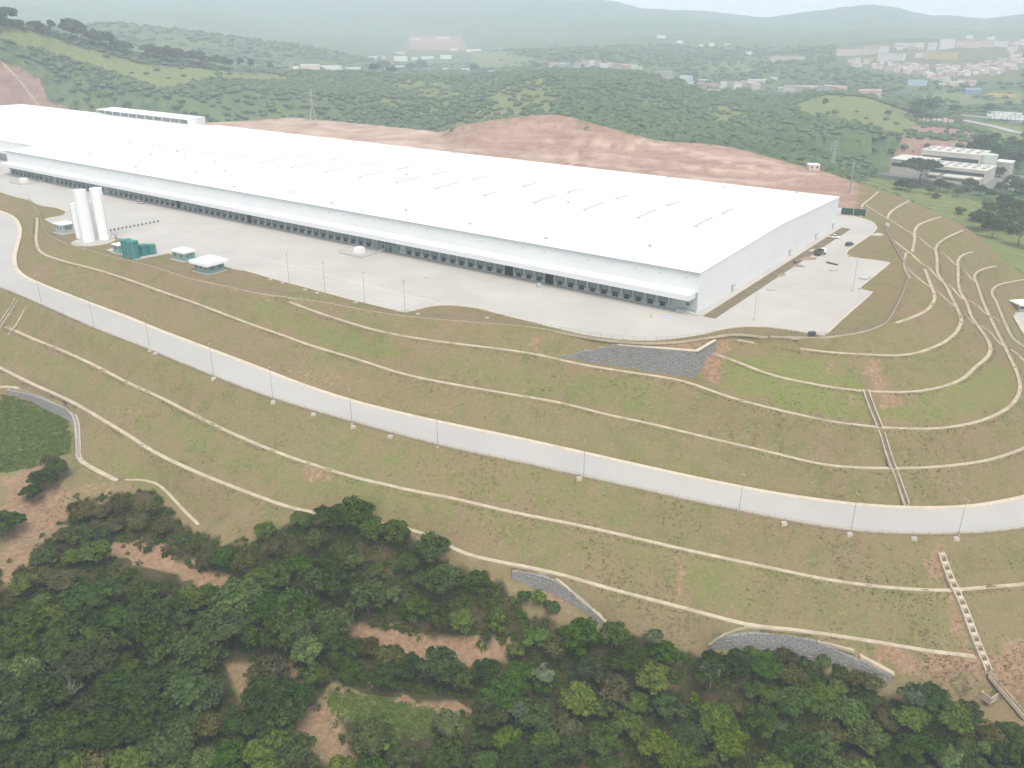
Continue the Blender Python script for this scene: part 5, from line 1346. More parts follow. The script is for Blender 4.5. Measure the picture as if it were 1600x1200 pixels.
for x, yv, p in placed:
    edge = min(seg_dist(x, yv, FOREST[:-1]), min(seg_dist(x, yv, o + [o[0]]) for o in OPEN))
    r = rf.random()
    scrub = x < 330 and yv < 960
    if scrub: key = 'olive' if r < .42 else 'mid' if r < .58 else 'bush' if r < .74 else 'deep' if r < .86 else 'fresh' if r < .89 else 'dry'
    elif x < 480: key = 'deep' if r < .38 else 'wide' if r < .58 else 'olive' if r < .72 else 'mid' if r < .88 else 'fresh'
    elif x > 1180: key = 'mid' if r < .34 else 'deep' if r < .58 else 'fresh' if r < .70 else 'olive' if r < .85 else 'wide'
    else: key = 'deep' if r < .36 else 'mid' if r < .62 else 'olive' if r < .74 else 'fresh' if r < .83 else 'wide' if r < .93 else 'conifer'
    s = rf.uniform(.85, 1.45) * (.8 if scrub else 1.0)
    if x < 480 and yv > 960: s *= 1.25
    if edge < 14 and not 430 < x < 690: s *= .8
    c_ = cnt.get(KINDS[key][0][0], 0)
    n_tot = len([1])
    lab = ('small ' if s < .85 else 'large ' if s > 1.3 else '') + KINDS[key][0][1] + ' ' + zone(x, yv)
    if -45 < x < 1655 and yv < 1325:
        plant(key, p - Vector((0, 0, .1)), s, lab, 'forest trees ' + zone(x, yv)); cnt[KINDS[key][0][0]] = c_ + 1
    else:
        extra.append((key, p, s))
print('TREES', cnt, 'extra', len(extra))
# single plants that stand out
def one(key, px, py, s, label, sq=1.0):
    p = cam_hit(px, py); return plant(key, p - Vector((0, 0, .1)), s, label, sq=sq)
one('yellow', 77, 878, 1.25, 'bright yellow green bush in the scrub at the far left')
one('fresh', 278, 972, .9, 'fresh light green young tree in the middle of the left scrub')
one('silver', 1022, 985 + 35, 1.0, 'pale green palm like tree at the slope foot below the middle gabion wall')
one('silver', 1110, 1075, 1.1, 'silvery tree left of the arched gabion wall')
one('silver', 850, 1085, 1.15, 'silvery pale tree right of the end of the dirt track')
one('silver', 806, 1135, 1.1, 'pale grey green tree above the right bank of the grassy hollow')
one('silver', 1420, 1120, 1.2, 'pale green umbrella tree at the forest edge left of the lowest chute')
one('fresh', 700, 1155, 1.35, 'bright green rounded tree inside the grassy hollow')
one('mid', 590, 1172, 1.3, 'mid green tree on the left side of the grassy hollow')
one('deep', 420, 1132, 1.7, 'large dark tree left of the dry clearing')
one('deep', 70, 765, 1.1, 'dark bush tree against the curved stone wall at the left edge', .8)
one('deep', 92, 745, .95, 'dark shrub tree at the foot of the small gabion wall', .8)
one('deep', 50, 785, .9, 'dark round bush tree beside the sandy path at the left', .8)
one('deep', 5, 840, 1.3, 'dark round bush cut by the left frame edge below the sandy path', .85)
one('deep', 22, 828, 1.0, 'dark round bush right beside the one cut by the left edge', .8)
one('olive', 80, 730, .8, 'small olive shrub tucked under the wide drain at the left')
one('fresh', 430, 1195, 1.0, 'yellowish green treetop at the bottom edge left of the dry clearing')
one('mid', 520, 980 + 20, 1.25, 'tall bushy tree with pale flowers below the bend of the dirt track')
for k, (x, yv) in enumerate([(465, 800), (480, 806), (560, 812), (575, 818), (512, 815), (600, 826), (625, 822)]):
    one('bush', x, yv + 8, .7, ['first', 'second', 'fourth', 'fifth', 'third', 'sixth', 'last'][k] + ' from the left of the dark bushes overlapping the lowest long drain')
for k, (x, yv) in enumerate([(1150, 1022), (1175, 1026), (1200, 1028), (1228, 1032), (1256, 1034), (1284, 1040), (1310, 1052), (1334, 1064), (820, 930), (842, 938), (862, 950), (1362, 1072)]):
    one(['bush', 'mid', 'bush', 'olive'][k % 4], x, yv + 6, [1.0, .62, 1.2, .8][k % 4], ['leafy bush', 'small tree', 'round bush', 'scrubby small tree'][k % 4] + ' against the foot of the ' + ('arched gabion wall' if 1100 < x < 1340 else 'middle gabion wall' if x < 900 else 'short last gabion wall') + [', at its left', ', left of its middle', ', just left of centre', ', at its centre', ', just right of centre', ', right of its middle', ', near its right end', ', at its right end', ' beside the belt', ' below its crest', ' on its right', ''][k])
# a bare dead tree in the lower left forest, and pale logs in the clearing
def bare(px, py, h, label, seed):
    p = cam_hit(px, py); t = empty('bare_tree', label, 'tree', tuple(p), 1.0)
    rs = random.Random(seed); b = MB()
    def br(s, d, l, r, n):
        e = s + d * l; b.bar(s, e, r, n=5, r2=r * .6)
        if n:
            for k in range(3): br(s.lerp(e, rs.uniform(.55, 1)), (d + Vector((rs.uniform(-1, 1), rs.uniform(-1, 1), rs.uniform(-.1, .6))) * .75).normalized(), l * rs.uniform(.5, .72), r * .5, n - 1)
    br(Vector((0, 0, -.5)), Vector((.1, 0, 1)).normalized(), h * .5, .16, 0)
    b.build('trunk', M_BARKP, t)
    b2 = b; b = MB()
    for k in range(6): br(Vector((.05, 0, h * rs.uniform(.3, .46))), Vector((rs.uniform(-.8, .8), rs.uniform(-.8, .8), 1)).normalized(), h * .34, .08, 2)
    b.build('branches', M_BARKP, t)
bare(112, 1115, 11, 'leafless pale dead tree in the dark forest at lower left', 4)
bare(470, 1120, 5, 'small leafless sapling in the dry clearing', 5)
for k, (x, yv, r, l) in enumerate([(478, 1110, .4, 'pale fallen log at the top of the dry clearing'), (525, 1128, 1.1, 'short pale fallen log beside the grassy hollow')]):
    p = cam_hit(x, yv); b = MB(); b.bar((-2.4, 0, .15), (2.4, .3, .3), .16, n=7, r2=.1); tag(b.build('fallen_log', M_BARKP, None, False, tuple(p), r), l, 'log')
if extra:
    Vs = []
    for key, p, s in extra:
        cr = RND.choice(KINDS[key])[3]; n = len(cr.vertices); V = np.zeros(n * 3, np.float32); cr.vertices.foreach_get('co', V); V = V.reshape(-1, 3)
        V = V.reshape(-1, 4, 3)[::4]; c0_ = V.mean(1, keepdims=True); V = ((V - c0_) * 1.8 + c0_).reshape(-1, 3)
        Vs.append(V * s + np.array(p))
    V = np.concatenate(Vs); o = link('background_trees', np_mesh('background_trees', V, np.arange(len(V)).reshape(-1, 4), L_MID)); tag(o, kind='stuff')
# undergrowth between the trees and tufts on the slopes: nobody could count it
def scatter_leaves(name, spots, mat, size, per, rad, hgt, seed, elong=1.5):
    rs = np.random.RandomState(seed)
    S = np.asarray(spots, np.float32); n = len(S)
    u = rs.normal(0, 1, (n, per, 3)); u /= np.linalg.norm(u, axis=2)[:, :, None]; u[:, :, 2] = np.abs(u[:, :, 2])
    k = rs.uniform(.6, 1.3, (n, 1, 1))
    C = S[:, None, :] + u * np.array([rad, rad, hgt]) * rs.uniform(.4, 1, (n, per, 1)) * k
    V = leaf_quads(C.reshape(-1, 3), u.reshape(-1, 3) + np.array([0, 0, .4]), size, rs, elong)
    V = V.reshape(-1, 3)
    return tag(link(name, np_mesh(name, V, np.arange(len(V)).reshape(-1, 4), mat)), kind='stuff')
sp_ = [[], [], []]
for k in range(16000):
    x, yv = rf.uniform(-50, 1660), rf.uniform(760, 1320)
    inside = in_poly(x, yv, FOREST_PX); op = any(in_poly(x, yv, o) for o in OPEN)
    if not inside or (op and rf.random() < .95): continue
    h_ = cam_hit(x, yv)
    if h_ is None: continue
    sp_[0 if rf.random() < .55 else 1].append(tuple(h_))
scatter_leaves('undergrowth', sp_[0], L_DEEP, .5, 22, 1.1, 1.3, 1)
scatter_leaves('undergrowth', sp_[1], L_OLIVE, .45, 22, 1.0, 1.1, 2)
sp_ = []
for pl, n in (([(0, 615), (60, 632), (105, 655), (112, 705), (60, 728), (0, 740)], 2600), ([(505, 1075), (600, 1090), (740, 1118), (730, 1135), (650, 1155), (520, 1110)], 1500), ([(1330, 287), (1487, 338), (1600, 420), (1600, 400), (1487, 322), (1375, 284)], 500)):
    xs = [p[0] for p in pl]; ys = [p[1] for p in pl]; c_ = 0
    while c_ < n:
        x, yv = rf.uniform(min(xs), max(xs)), rf.uniform(min(ys), max(ys)); c_ += 1
        if in_poly(x, yv, pl):
            h_ = cam_hit(x, yv)
            if h_: sp_.append(tuple(h_))
scatter_leaves('tall_grass', sp_, leaf_mat('tall_green_grass', (.08, .13, .022), (.165, .225, .045)), .32, 14, 1.3, .28, 3, 1.8)
# weeds on the turf slopes
sp_ = [[], []]
wx = 0
M_WEED = leaf_mat('slope_weed', (.11, .11, .042), (.175, .165, .07)); M_STRAW = leaf_mat('dry_straw', (.22, .165, .09), (.33, .25, .15))
busy = set()
for w in (LINE_A, LINE_B, LINE_D2, LINE_D1, LINE_D0, LINE_L3, LINE_L2, LINE_L1, LINE_C, LINE_D, TOE_L, TOE_L2):
    for p in resample(w, .8, 0): busy.add((int(p[0] // 1.4), int(p[1] // 1.4)))
road_pl = [(p[0], p[1]) for p in offset(ROAD_UP, 1.2)] + [(p[0], p[1]) for p in offset(ROAD_LO, -1.2)[::-1]]
for k in range(90000):
    x, yv = rf.uniform(-20, 1620), rf.uniform(340, 1100)
    if rf.random() > ((yv - 250) / 850) ** .6: continue
    h_ = cam_hit(x, yv)
    if h_ is None or abs(h_.z) < .12 or in_poly(x, yv, FOREST_PX): continue
    if (int(h_.x // 1.4), int(h_.y // 1.4)) in busy or in_poly(h_.x, h_.y, road_pl): continue
    n_ = noise.noise((h_.x * .06, h_.y * .06, 1.0)) + .6 * noise.noise((h_.x * .25, h_.y * .25, 4.0))
    if n_ < .25 + rf.uniform(-.3, .5) or rf.random() < .5: continue
    sp_[0 if noise.noise((h_.x * .04, h_.y * .04, 9.)) > -.1 else 1].append(tuple(h_))
for w in (LINE_A, LINE_B, LINE_D2, LINE_D1, LINE_C, LINE_D):          # extra dark tufts standing in for the shadow line below each drain
    for p in resample(offset(w, -1.35), .7, 0):
        if noise.noise((p[0] * .11, p[1] * .11, 2.)) + rf.uniform(-.3, .3) > -.05:
            q = (p[0] + rf.uniform(-.4, .4), p[1] + rf.uniform(-.5, .3)); z = ground_z(*q)
            if z is not None: sp_[0].append((q[0], q[1], z))
print('WEEDS', len(sp_[0]), len(sp_[1]))
scatter_leaves('weeds_and_drain_shade', sp_[0], M_WEED, .22, 8, .45, .22, 5, 1.6)
scatter_leaves('dry_grass', sp_[1], M_STRAW, .22, 8, .45, .16, 6, 1.8)
# ------------------------------------------------------------------ woods on the hills beyond
def blob_field(name, spots, mat, seed, squash=.5):
    """crowns of a far wood: small faceted lumps, each of its own size"""
    rs = np.random.RandomState(seed)
    bm = bmesh.new(); bmesh.ops.create_icosphere(bm, subdivisions=2, radius=1.0)
    bv = np.array([v.co[:] for v in bm.verts], np.float32); bf = np.array([[v.index for v in f.verts] for f in bm.faces], np.int32); bm.free()
    keep = np.array([bv[f][:, 2].mean() > -.35 for f in bf]); bf = bf[keep]
    S = np.asarray(spots, np.float32); n = len(S); m_ = len(bv)
    R = S[:, 3]
    J = rs.uniform(.72, 1.2, (n, m_, 1)).astype(np.float32)
    V = bv[None] * J * R[:, None, None] * np.array([1, 1, squash], np.float32) + S[:, None, :3] + np.array([0, 0, 1.])[None, None] * R[:, None, None] * .45
    F = (bf[None] + (np.arange(n) * m_)[:, None, None]).reshape(-1, 3)
    return tag(link(name, np_mesh(name, V.reshape(-1, 3), F, mat, True)), kind='stuff')
def far_leaf(name, lo, hi):
    m, nt, b = new_mat(name); p = wpos(nt)
    c = mixc(nt, ramp(nt, tex_noise(nt, p, .05, 4), .32, .68), lo, hi)
    c = mixc(nt, mathn(nt, 'MULTIPLY', ramp(nt, tex_noise(nt, p, .55, 3), .4, .7), .5), c, tuple(k * .65 for k in lo))
    nt.links.new(c, b.inputs['Base Color']); b.inputs['Roughness'].default_value = .95; b.inputs['Specular IOR Level'].default_value = .05
    return m
FW = [far_leaf('hill_wood_dark', (.062, .102, .046), (.105, .155, .068)), far_leaf('hill_wood_mid', (.078, .122, .05), (.128, .178, .072))]  # crown tones paled to carry some of the haze over the hills
rf2 = random.Random(77)
TOWN_PX = [[(1305, 68), (1600, 55), (1600, 130), (1530, 130), (1450, 130), (1360, 115), (1305, 100)]]
CLEAR = [[(1365, 240), (1590, 240), (1590, 312), (1520, 318), (1365, 300)], [(1500, 175), (1600, 178), (1600, 220), (1500, 196)], [(600, 84), (760, 84), (760, 100), (600, 100)]]
w_ = [[], []]
tries = 0
while len(w_[0]) + len(w_[1]) < 24000 and tries < 200000:
    tries += 1
    a = rf2.uniform(-.58, .6); d = math.sqrt(rf2.uniform(700 ** 2, 1520 ** 2)) if rf2.random() < .8 else rf2.uniform(1500, 2700)
    x, yy = math.sin(a) * d, math.cos(a) * d
    z = far_z(x, yy)
    r = bvh.ray_cast(Vector((x, yy, 500)), Vector((0, 0, -1)))[0]
    if r is not None and r.z > z - .5: continue
    px, py = pix((x, yy, z))
    if any(in_poly(px, py, pl) for pl in CLEAR + TOWN_PX): continue
    nz = noise.noise((x * .006, yy * .006, 12.)) 
    g = max([w for pl, w in GRASS_FAR if in_poly(px, py, pl)] or [0]); bb = max([w for pl, w in BARE_FAR if in_poly(px, py, pl)] or [0])
    if rf2.random() < max(g, bb) * .97: continue
    if nz < -.18 and rf2.random() < .75: continue
    rad = rf2.uniform(2.2, 4.8) * (1.0 if d < 1500 else 1.7)
    w_[0 if rf2.random() < .6 + nz else 1].append((x, yy, z, rad))
blob_field('hillside_wood', w_[0], FW[0], 5); blob_field('hillside_wood', w_[1], FW[1], 6)
# trees one can tell apart: the row on the left ridge, around the plant, on the grassy knoll
L_FAR = leaf_mat('valley_tree_leaves', (.04, .07, .02), (.09, .13, .045))
for fk_, src in (('far_deep', 'deep'), ('far_wide', 'wide'), ('far_tall', 'tall'), ('far_mid', 'mid')):
    for n_, l_, c_, cr_, tr_ in KINDS[src]:
        m2 = cr_.copy(); m2.materials[0] = L_FAR; KINDS.setdefault(fk_, []).append((n_, l_, c_, m2, tr_))
def far_tree(key, px, py, hpx, label, group=None, sq=1.0, name=None):
    q = far_hit(px, py)
    if q is None: return
    d = math.hypot(q.x, q.y)
    base = {'tall': 12.6, 'deep': 6.5, 'wide': 6.4, 'mid': 6.1, 'bush': 2.0, 'olive': 4.6, 'conifer': 6.3}[key]
    return plant({'deep': 'far_deep', 'wide': 'far_wide', 'tall': 'far_tall', 'mid': 'far_mid'}.get(key, key), q - Vector((0, 0, .3)), hpx * d / F_PX / base, label, group, sq=sq)
RIDGE = [(14, 36, 22, 'deep'), (4, 38, 12, 'bush'), (28, 40, 9, 'bush'), (57, 46, 14, 'deep'), (68, 49, 12, 'deep'), (83, 52, 21, 'tall'), (78, 52, 13, 'tall'), (106, 57, 26, 'tall'), (113, 58, 25, 'deep'), (120, 60, 24, 'deep'), (128, 62, 22, 'deep'), (138, 66, 18, 'tall'), (151, 69, 24, 'tall'), (158, 72, 22, 'deep'), (167, 74, 23, 'deep'), (178, 77, 17, 'tall'), (190, 79, 16, 'deep'), (200, 80, 15, 'deep'), (232, 87, 18, 'deep'), (240, 88, 18, 'deep'), (253, 92, 19, 'deep'), (262, 94, 20, 'deep'), (272, 95, 19, 'deep'), (281, 96, 20, 'deep'), (289, 97, 18, 'tall'), (303, 98, 18, 'deep'), (314, 100, 19, 'deep'), (320, 101, 17, 'tall'), (337, 102, 17, 'deep'), (352, 104, 15, 'deep'), (362, 106, 17, 'tall'), (377, 107, 20, 'tall'), (394, 110, 21, 'tall'), (424, 113, 19, 'tall')]
for x, y, h_, k_ in RIDGE:
    far_tree(k_, x, y + 5, h_, ('tall slim' if k_ == 'tall' else 'low scrubby' if k_ == 'bush' else 'rounded dark') + ' tree in the row along the left ridge', 'trees along the left ridge')
for x, y, h_, k_, l in [(1436, 292, 38, 'wide', 'tall airy tree in front of the white factory hall'), (1467, 300, 16, 'deep', 'dark tree at the front wall of the white factory, right of the airy one'), (1480, 302, 15, 'deep', 'second dark tree at the front wall of the white factory'), (1512, 300, 18, 'deep', 'tree before the low right wing of the white factory'), (1530, 306, 14, 'mid', 'small tree at the factory gate'), (1560, 282, 16, 'deep', 'dark tree covering the corner of the small white block right of the factory'),
                        (1440, 186, 26, 'deep', 'largest dark tree on the knoll above the pink ruin'), (1455, 184, 24, 'deep', 'dark tree next to the largest one above the pink ruin'), (1430, 190, 20, 'deep', 'left dark tree of the clump above the pink ruin'), (1490, 182, 15, 'deep', 'separate dark tree right of the clump above the pink ruin'), (1545, 180, 13, 'deep', 'dark tree beside the lorry park'), (1387, 184, 10, 'deep', 'lone dark bush tree on the light green hill'), (1397, 171, 7, 'deep', 'small bush on the crest of the light green hill'), (1288, 172, 17, 'tall', 'slim tree standing on the left shoulder of the light green hill'),
                        (1555, 222, 12, 'deep', 'round dark bush tree below the highway'), (1580, 226, 10, 'deep', 'small round tree below the highway at the right edge'), (1535, 238, 22, 'deep', 'dense dark tree right of the brown field'), (1522, 246, 20, 'deep', 'dark tree at the lower right of the brown field'), (1550, 250, 22, 'mid', 'mid green tree behind the small white block'), (1580, 260, 26, 'deep', 'large dark tree at the right edge behind the white block'), (1595, 250, 26, 'deep', 'dark tree cut by the right edge above the factory road'),
                        (1535, 360, 26, 'deep', 'dark tree on the green strip at the right'), (1550, 372, 26, 'deep', 'second dark tree on the green strip at the right'), (1572, 360, 30, 'mid', 'big leafy tree at the right edge of the green strip'), (1590, 385, 34, 'deep', 'large dark tree cut by the right edge above the slope'), (1500, 334, 8, 'bush', 'tiny bush alone on the green strip'), (1463, 310, 6, 'bush', 'tiny bush on the green strip under the factory'), (1582, 352, 28, 'deep', 'dark tree behind the big leafy one at the right edge'),
                        (1408, 296, 12, 'bush', 'low bush at the left foot of the factory'), (1422, 300, 11, 'deep', 'small dark tree left of the airy factory tree'), (1452, 304, 12, 'mid', 'small leafy tree right under the airy factory tree'), (1495, 308, 12, 'deep', 'dark small tree at the middle of the factory front'), (1545, 312, 13, 'deep', 'dark tree where the factory road leaves the yard'), (1562, 304, 16, 'mid', 'leafy tree right of the factory road'), (1578, 300, 20, 'deep', 'tall dark tree right of the factory road'), (1592, 308, 22, 'deep', 'dark tree cut by the right edge beside the factory road'), (1568, 326, 18, 'deep', 'dark tree above the left white shed roof'), (1545, 338, 16, 'mid', 'leafy tree left of the two white shed roofs'), (1590, 330, 14, 'deep', 'dark tree between the two white shed roofs'), (1530, 346, 14, 'bush', 'broad bush on the green strip left of the dark trees'),
                        (787, 186, 8, 'conifer', 'small pointed tree on the grassy top of the excavation'), (893, 100, 14, 'tall', 'slim dark tree among the ridge houses'), (1085, 130, 14, 'tall', 'dark tree between two ridge houses'), (840, 108, 8, 'deep', 'small tree left of the first ridge houses'), (600, 116, 18, 'deep', 'dark tree on the ridge right of the white factory sheds'), (586, 117, 15, 'deep', 'second dark tree on the ridge right of the white factory sheds'), (612, 118, 12, 'deep', 'lower dark tree of the ridge group near the white sheds'), (642, 116, 14, 'deep', 'tree on the ridge near the middle sheds'), (658, 115, 17, 'deep', 'taller tree on the ridge near the middle sheds'), (742, 117, 14, 'deep', 'tree on the ridge right of the red and white shed')]:
    far_tree(k_, x, y, h_, l)

# ------------------------------------------------------------------ houses on the ridge and the hillside town
WALLC = {'white': (.72, .71, .68), 'cream': (.62, .55, .44), 'brick': (.44, .34, .28), 'pink': (.63, .51, .46), 'grey': (.40, .39, .37), 'yellow': (.62, .47, .20)}
ROOFC = {'orange tile': (.42, .29, .225), 'grey sheet': (.36, .36, .35), 'white': (.76, .76, .74), 'brown tile': (.30, .21, .17)}
WM = {k: plain('house_wall_' + k, c, .85, .08, .3) for k, c in WALLC.items()}
RM = {k: plain('house_roof_' + k.replace(' ', '_'), c, .85, .15, .4) for k, c in ROOFC.items()}
HOUSE = {}
def house_meshes(wc, rc, w, d, h, pitched):
    k = (wc, rc, w, d, h, pitched)
    if k in HOUSE: return HOUSE[k]
    b = MB(); b.box(-w / 2, w / 2, -d / 2, d / 2, -3, h)
    if pitched: 
        for s in (-1, 1):
            x = s * w / 2; i = len(b.v); b.v += [(x, -d / 2, h), (x, d / 2, h), (x, 0, h + d * .22)]; b.f.append((i, i + 1, i + 2)); b.m.append(0)
    wall = b.mesh('wall', WM[wc]); b = MB()
    if pitched:
        for s in (-1, 1): b.hexa([(-w / 2 - .3, s * (d / 2 + .35), h - .12), (w / 2 + .3, s * (d / 2 + .35), h - .12), (w / 2 + .3, 0, h + d * .22 + .05), (-w / 2 - .3, 0, h + d * .22 + .05), (-w / 2 - .3, s * (d / 2 + .35), h + .1), (w / 2 + .3, s * (d / 2 + .35), h + .1), (w / 2 + .3, 0, h + d * .22 + .28), (-w / 2 - .3, 0, h + d * .22 + .28)])
    else:
        b.box(-w / 2 - .25, w / 2 + .25, -d / 2 - .25, d / 2 + .25, h + .005, h + .35)
    roof_ = b.mesh('roof', RM[rc]); wins = []
    ns = max(1, round(h / 3)); nw = max(2, int(w / 3.2))
    b = MB(); b.box(-.6, .6, -.06, -.005, 0, 1.3); win = b.mesh('window', M_GLASS)
    for s in range(ns):
        for q in range(nw):
            wins.append((-w / 2 + (q + .5) * w / nw, -d / 2, s * h / ns + .9))
    HOUSE[k] = (wall, roof_, win, wins)
    return HOUSE[k]
def house(px, py, wpx, hpx, wc, rc, label, group=None, pitched=None, windows=True, name='house', cat='house', rot=None, q=None, depth=None):
    q = q or far_hit(px, py)
    if q is None: return
    d = math.hypot(q.x, q.y); w = max(5, round(wpx * d / F_PX)); h = max(3, round(hpx * d / F_PX * .8 * 2) / 2)
    dd = depth or max(5, round(min(w, 10)))
    pitched = rc.endswith('tile') if pitched is None else pitched
    wall, roof_, win, wins = house_meshes(wc, rc, w, dd, h, pitched)
    t = empty(name, label, cat, tuple(q), (math.atan2(-q.x, q.y) + RND.uniform(-.35, .35)) if rot is None else rot, group)
    link('wall', wall, t); link('roof', roof_, t)
    if windows:
        for p in wins: o = link('window', win, t); o.location = p
    return t
RH = [(866, 106, 14, 7, 'pink', 'orange tile', 'low pinkish house with orange roof at the left end of the ridge row'), (881, 104, 14, 6, 'grey', 'white', 'ridge house with a wide bright white roof near the left end'), (902, 106, 10, 9, 'grey', 'grey sheet', 'narrow grey house beside the slim dark ridge tree'), (915, 104, 11, 10, 'pink', 'brown tile', 'tall pinkish two storey house on the ridge top'), (925, 103, 8, 10, 'white', 'grey sheet', 'whitish flat house joined to the pinkish ridge house'), (935, 105, 8, 8, 'grey', 'brown tile', 'grey house with brown roof on the ridge crest'), (944, 107, 12, 9, 'white', 'white', 'bright white two storey house on the ridge crest'), (952, 107, 8, 8, 'pink', 'orange tile', 'small pink house right of the bright white ridge house'), (963, 106, 14, 6, 'brick', 'brown tile', 'long brown roofed house in the middle of the ridge row'), (978, 107, 12, 6, 'brick', 'orange tile', 'brick house with reddish roof in the ridge row'), (991, 108, 9, 7, 'white', 'white', 'small white house before the gap in the ridge row'), (999, 110, 6, 7, 'cream', 'grey sheet', 'tiny cream house at the gap in the ridge row'),
      (1012, 116, 7, 4, 'cream', 'grey sheet', 'lonely low cream house below the ridge crest'), (1028, 118, 8, 6, 'grey', 'brown tile', 'low grey house left of the big blank block'), (1042, 124, 18, 13, 'grey', 'grey sheet', 'big blank grey block standing over the woods on the ridge'), (1072, 127, 18, 9, 'white', 'white', 'white flat roofed house left of the dark ridge tree'), (1077, 132, 11, 6, 'white', 'grey sheet', 'low white annex under the flat roofed ridge house'), (1098, 130, 12, 6, 'grey', 'white', 'house with pale roof right of the dark ridge tree'), (1096, 137, 14, 7, 'brick', 'grey sheet', 'low brick house near the wood edge right of the dark tree'), (1110, 137, 10, 6, 'brick', 'brown tile', 'brown roofed house left of the tall white one'), (1119, 139, 10, 6, 'grey', 'brown tile', 'small grey house squeezed beside the tall white one'), (1130, 140, 9, 13, 'white', 'white', 'tall slim white house in the right ridge cluster'), (1115, 143, 18, 4, 'cream', 'grey sheet', 'long low cream wall house at the wood edge'), (1141, 139, 9, 10, 'grey', 'brown tile', 'grey house between the two tall white ones'), (1151, 140, 11, 11, 'white', 'orange tile', 'white house with orange roof in the right ridge cluster'), (1162, 136, 9, 10, 'grey', 'white', 'grey house with a small white top in the right ridge cluster'), (1180, 139, 14, 8, 'pink', 'orange tile', 'pink house with orange roof at the end of the right cluster'), (1188, 129, 36, 5, 'white', 'white', 'long white roofed hall climbing behind the right ridge cluster'), (1208, 126, 10, 5, 'white', 'white', 'small white hall at the end of the long white roof'),
      (1222, 143, 12, 6, 'grey', 'white', 'low pale house among the trees right of the cluster'), (1232, 143, 16, 9, 'pink', 'brown tile', 'pinkish long house on the green hill crest'), (1254, 141, 22, 7, 'brick', 'white', 'house with a bright white roof on the green hill crest'), (1270, 141, 12, 7, 'cream', 'white', 'cream house with white roof right of the bright white roof'), (1283, 143, 10, 8, 'grey', 'grey sheet', 'grey flat house at the middle of the green hill row'), (1293, 142, 9, 9, 'grey', 'white', 'grey house with white water tank roof on the green hill'), (1304, 143, 12, 8, 'brick', 'orange tile', 'orange roofed brick house on the green hill crest'), (1316, 143, 12, 7, 'pink', 'orange tile', 'last orange roofed house of the green hill row'), (1347, 147, 12, 5, 'white', 'white', 'white roofed house behind the striped one on the green hill'), (1358, 150, 30, 9, 'pink', 'orange tile', 'wide house with a red roof alone at the right of the green hill')]
for x, y, w, h_, wc, rc, l in RH: house(x, y, w, h_, wc, rc, l, rot=None)
p = cam_hit(1270, 264); q = cam_hit(1270, 264) or far_hit(1270, 264)
if q: house(1270, 264, 15, 6, 'cream', 'white', 'small white roofed house alone at the edge of the excavation', q=q)
# apartment blocks and small houses of the town on the right
AP = [(1230, 96, 46, 9, 'cream', 'grey sheet', 'long cream apartment block alone on the hazy hillside'), (1328, 87, 38, 11, 'pink', 'grey sheet', 'long pinkish apartment block at the left of the far town'), (1360, 85, 20, 11, 'pink', 'brown tile', 'pink apartment block behind the long pinkish one'), (1375, 83, 20, 11, 'white', 'brown tile', 'whitish apartment block with brown roof in the far town'), (1392, 95, 34, 12, 'white', 'grey sheet', 'broad white apartment block low in the upper town row'), (1420, 74, 36, 6, 'white', 'white', 'long low white hall at the top of the town'), (1456, 78, 10, 12, 'white', 'grey sheet', 'left tower of the pair of white apartment towers'), (1478, 76, 18, 15, 'white', 'grey sheet', 'right wider tower of the white apartment towers'), (1437, 90, 12, 7, 'white', 'grey sheet', 'small white block left of the yellow one'), (1468, 91, 40, 10, 'yellow', 'grey sheet', 'yellow apartment block in the middle of the town'), (1510, 74, 30, 10, 'pink', 'brown tile', 'pink apartment row right of the white towers'), (1536, 73, 24, 10, 'pink', 'grey sheet', 'second pink apartment row at the top right of town'), (1561, 73, 20, 9, 'white', 'grey sheet', 'pale block at the right end of the top row')]
for x, y, w, h_, wc, rc, l in AP: house(x, y, w, h_, wc, rc, l, name='apartment_block', cat='apartment block', depth=12, pitched=rc.endswith('tile'))
TOWN = [([(1322, 97), (1345, 97), (1400, 102), (1438, 106), (1440, 118), (1395, 112), (1340, 106), (1322, 102)], 48, 'in the lower left band of the town'), ([(1436, 103), (1500, 106), (1560, 98), (1580, 90), (1600, 92), (1600, 108), (1560, 116), (1500, 124), (1460, 126), (1438, 118)], 115, 'in the dense lower middle of the town'), ([(1575, 72), (1600, 66), (1600, 90), (1578, 92)], 14, 'in the upper right corner of the town'), ([(1455, 126), (1525, 126), (1525, 134), (1470, 136)], 18, 'beside the car park under the town'), ([(1395, 70), (1450, 72), (1440, 80), (1395, 80)], 8, 'between the apartment blocks of the town')]
for pl, n, where in TOWN:
    xs = [p[0] for p in pl]; ys = [p[1] for p in pl]; k = 0
    while k < n:
        x, y = rf2.uniform(min(xs), max(xs)), rf2.uniform(min(ys), max(ys))
        if not in_poly(x, y, pl): continue
        k += 1
        wc = rf2.choice(['white', 'cream', 'pink', 'grey', 'grey', 'pink', 'cream']); rc = rf2.choice(['orange tile', 'grey sheet', 'brown tile', 'white', 'white'])
        house(x, y, rf2.choice([5, 6, 7, 9]), rf2.choice([4, 5, 6]), wc, rc, 'small %s walled house with %s roof %s' % (wc, rc, where), 'town houses ' + where, windows=False)
for x, y, l in [(1033, 60, 'white house alone on the hazy hillside above the ridge row'), (1062, 68, 'small hazy white house right of the lone hillside one'), (1095, 74, 'pale hut low on the hazy hillside'), (1112, 72, 'pale long house on the hazy hillside'), (1137, 73, 'whitish house at the right of the hazy hillside group'), (1170, 86, 'pale house lowest of the hazy hillside group'), (1515, 60, 'white water tower like house above the town'), (1548, 63, 'pale block above the right end of the town')]:
    house(x, y, 12 if x == 1033 else 8, 5, 'white', 'white', l, windows=False)
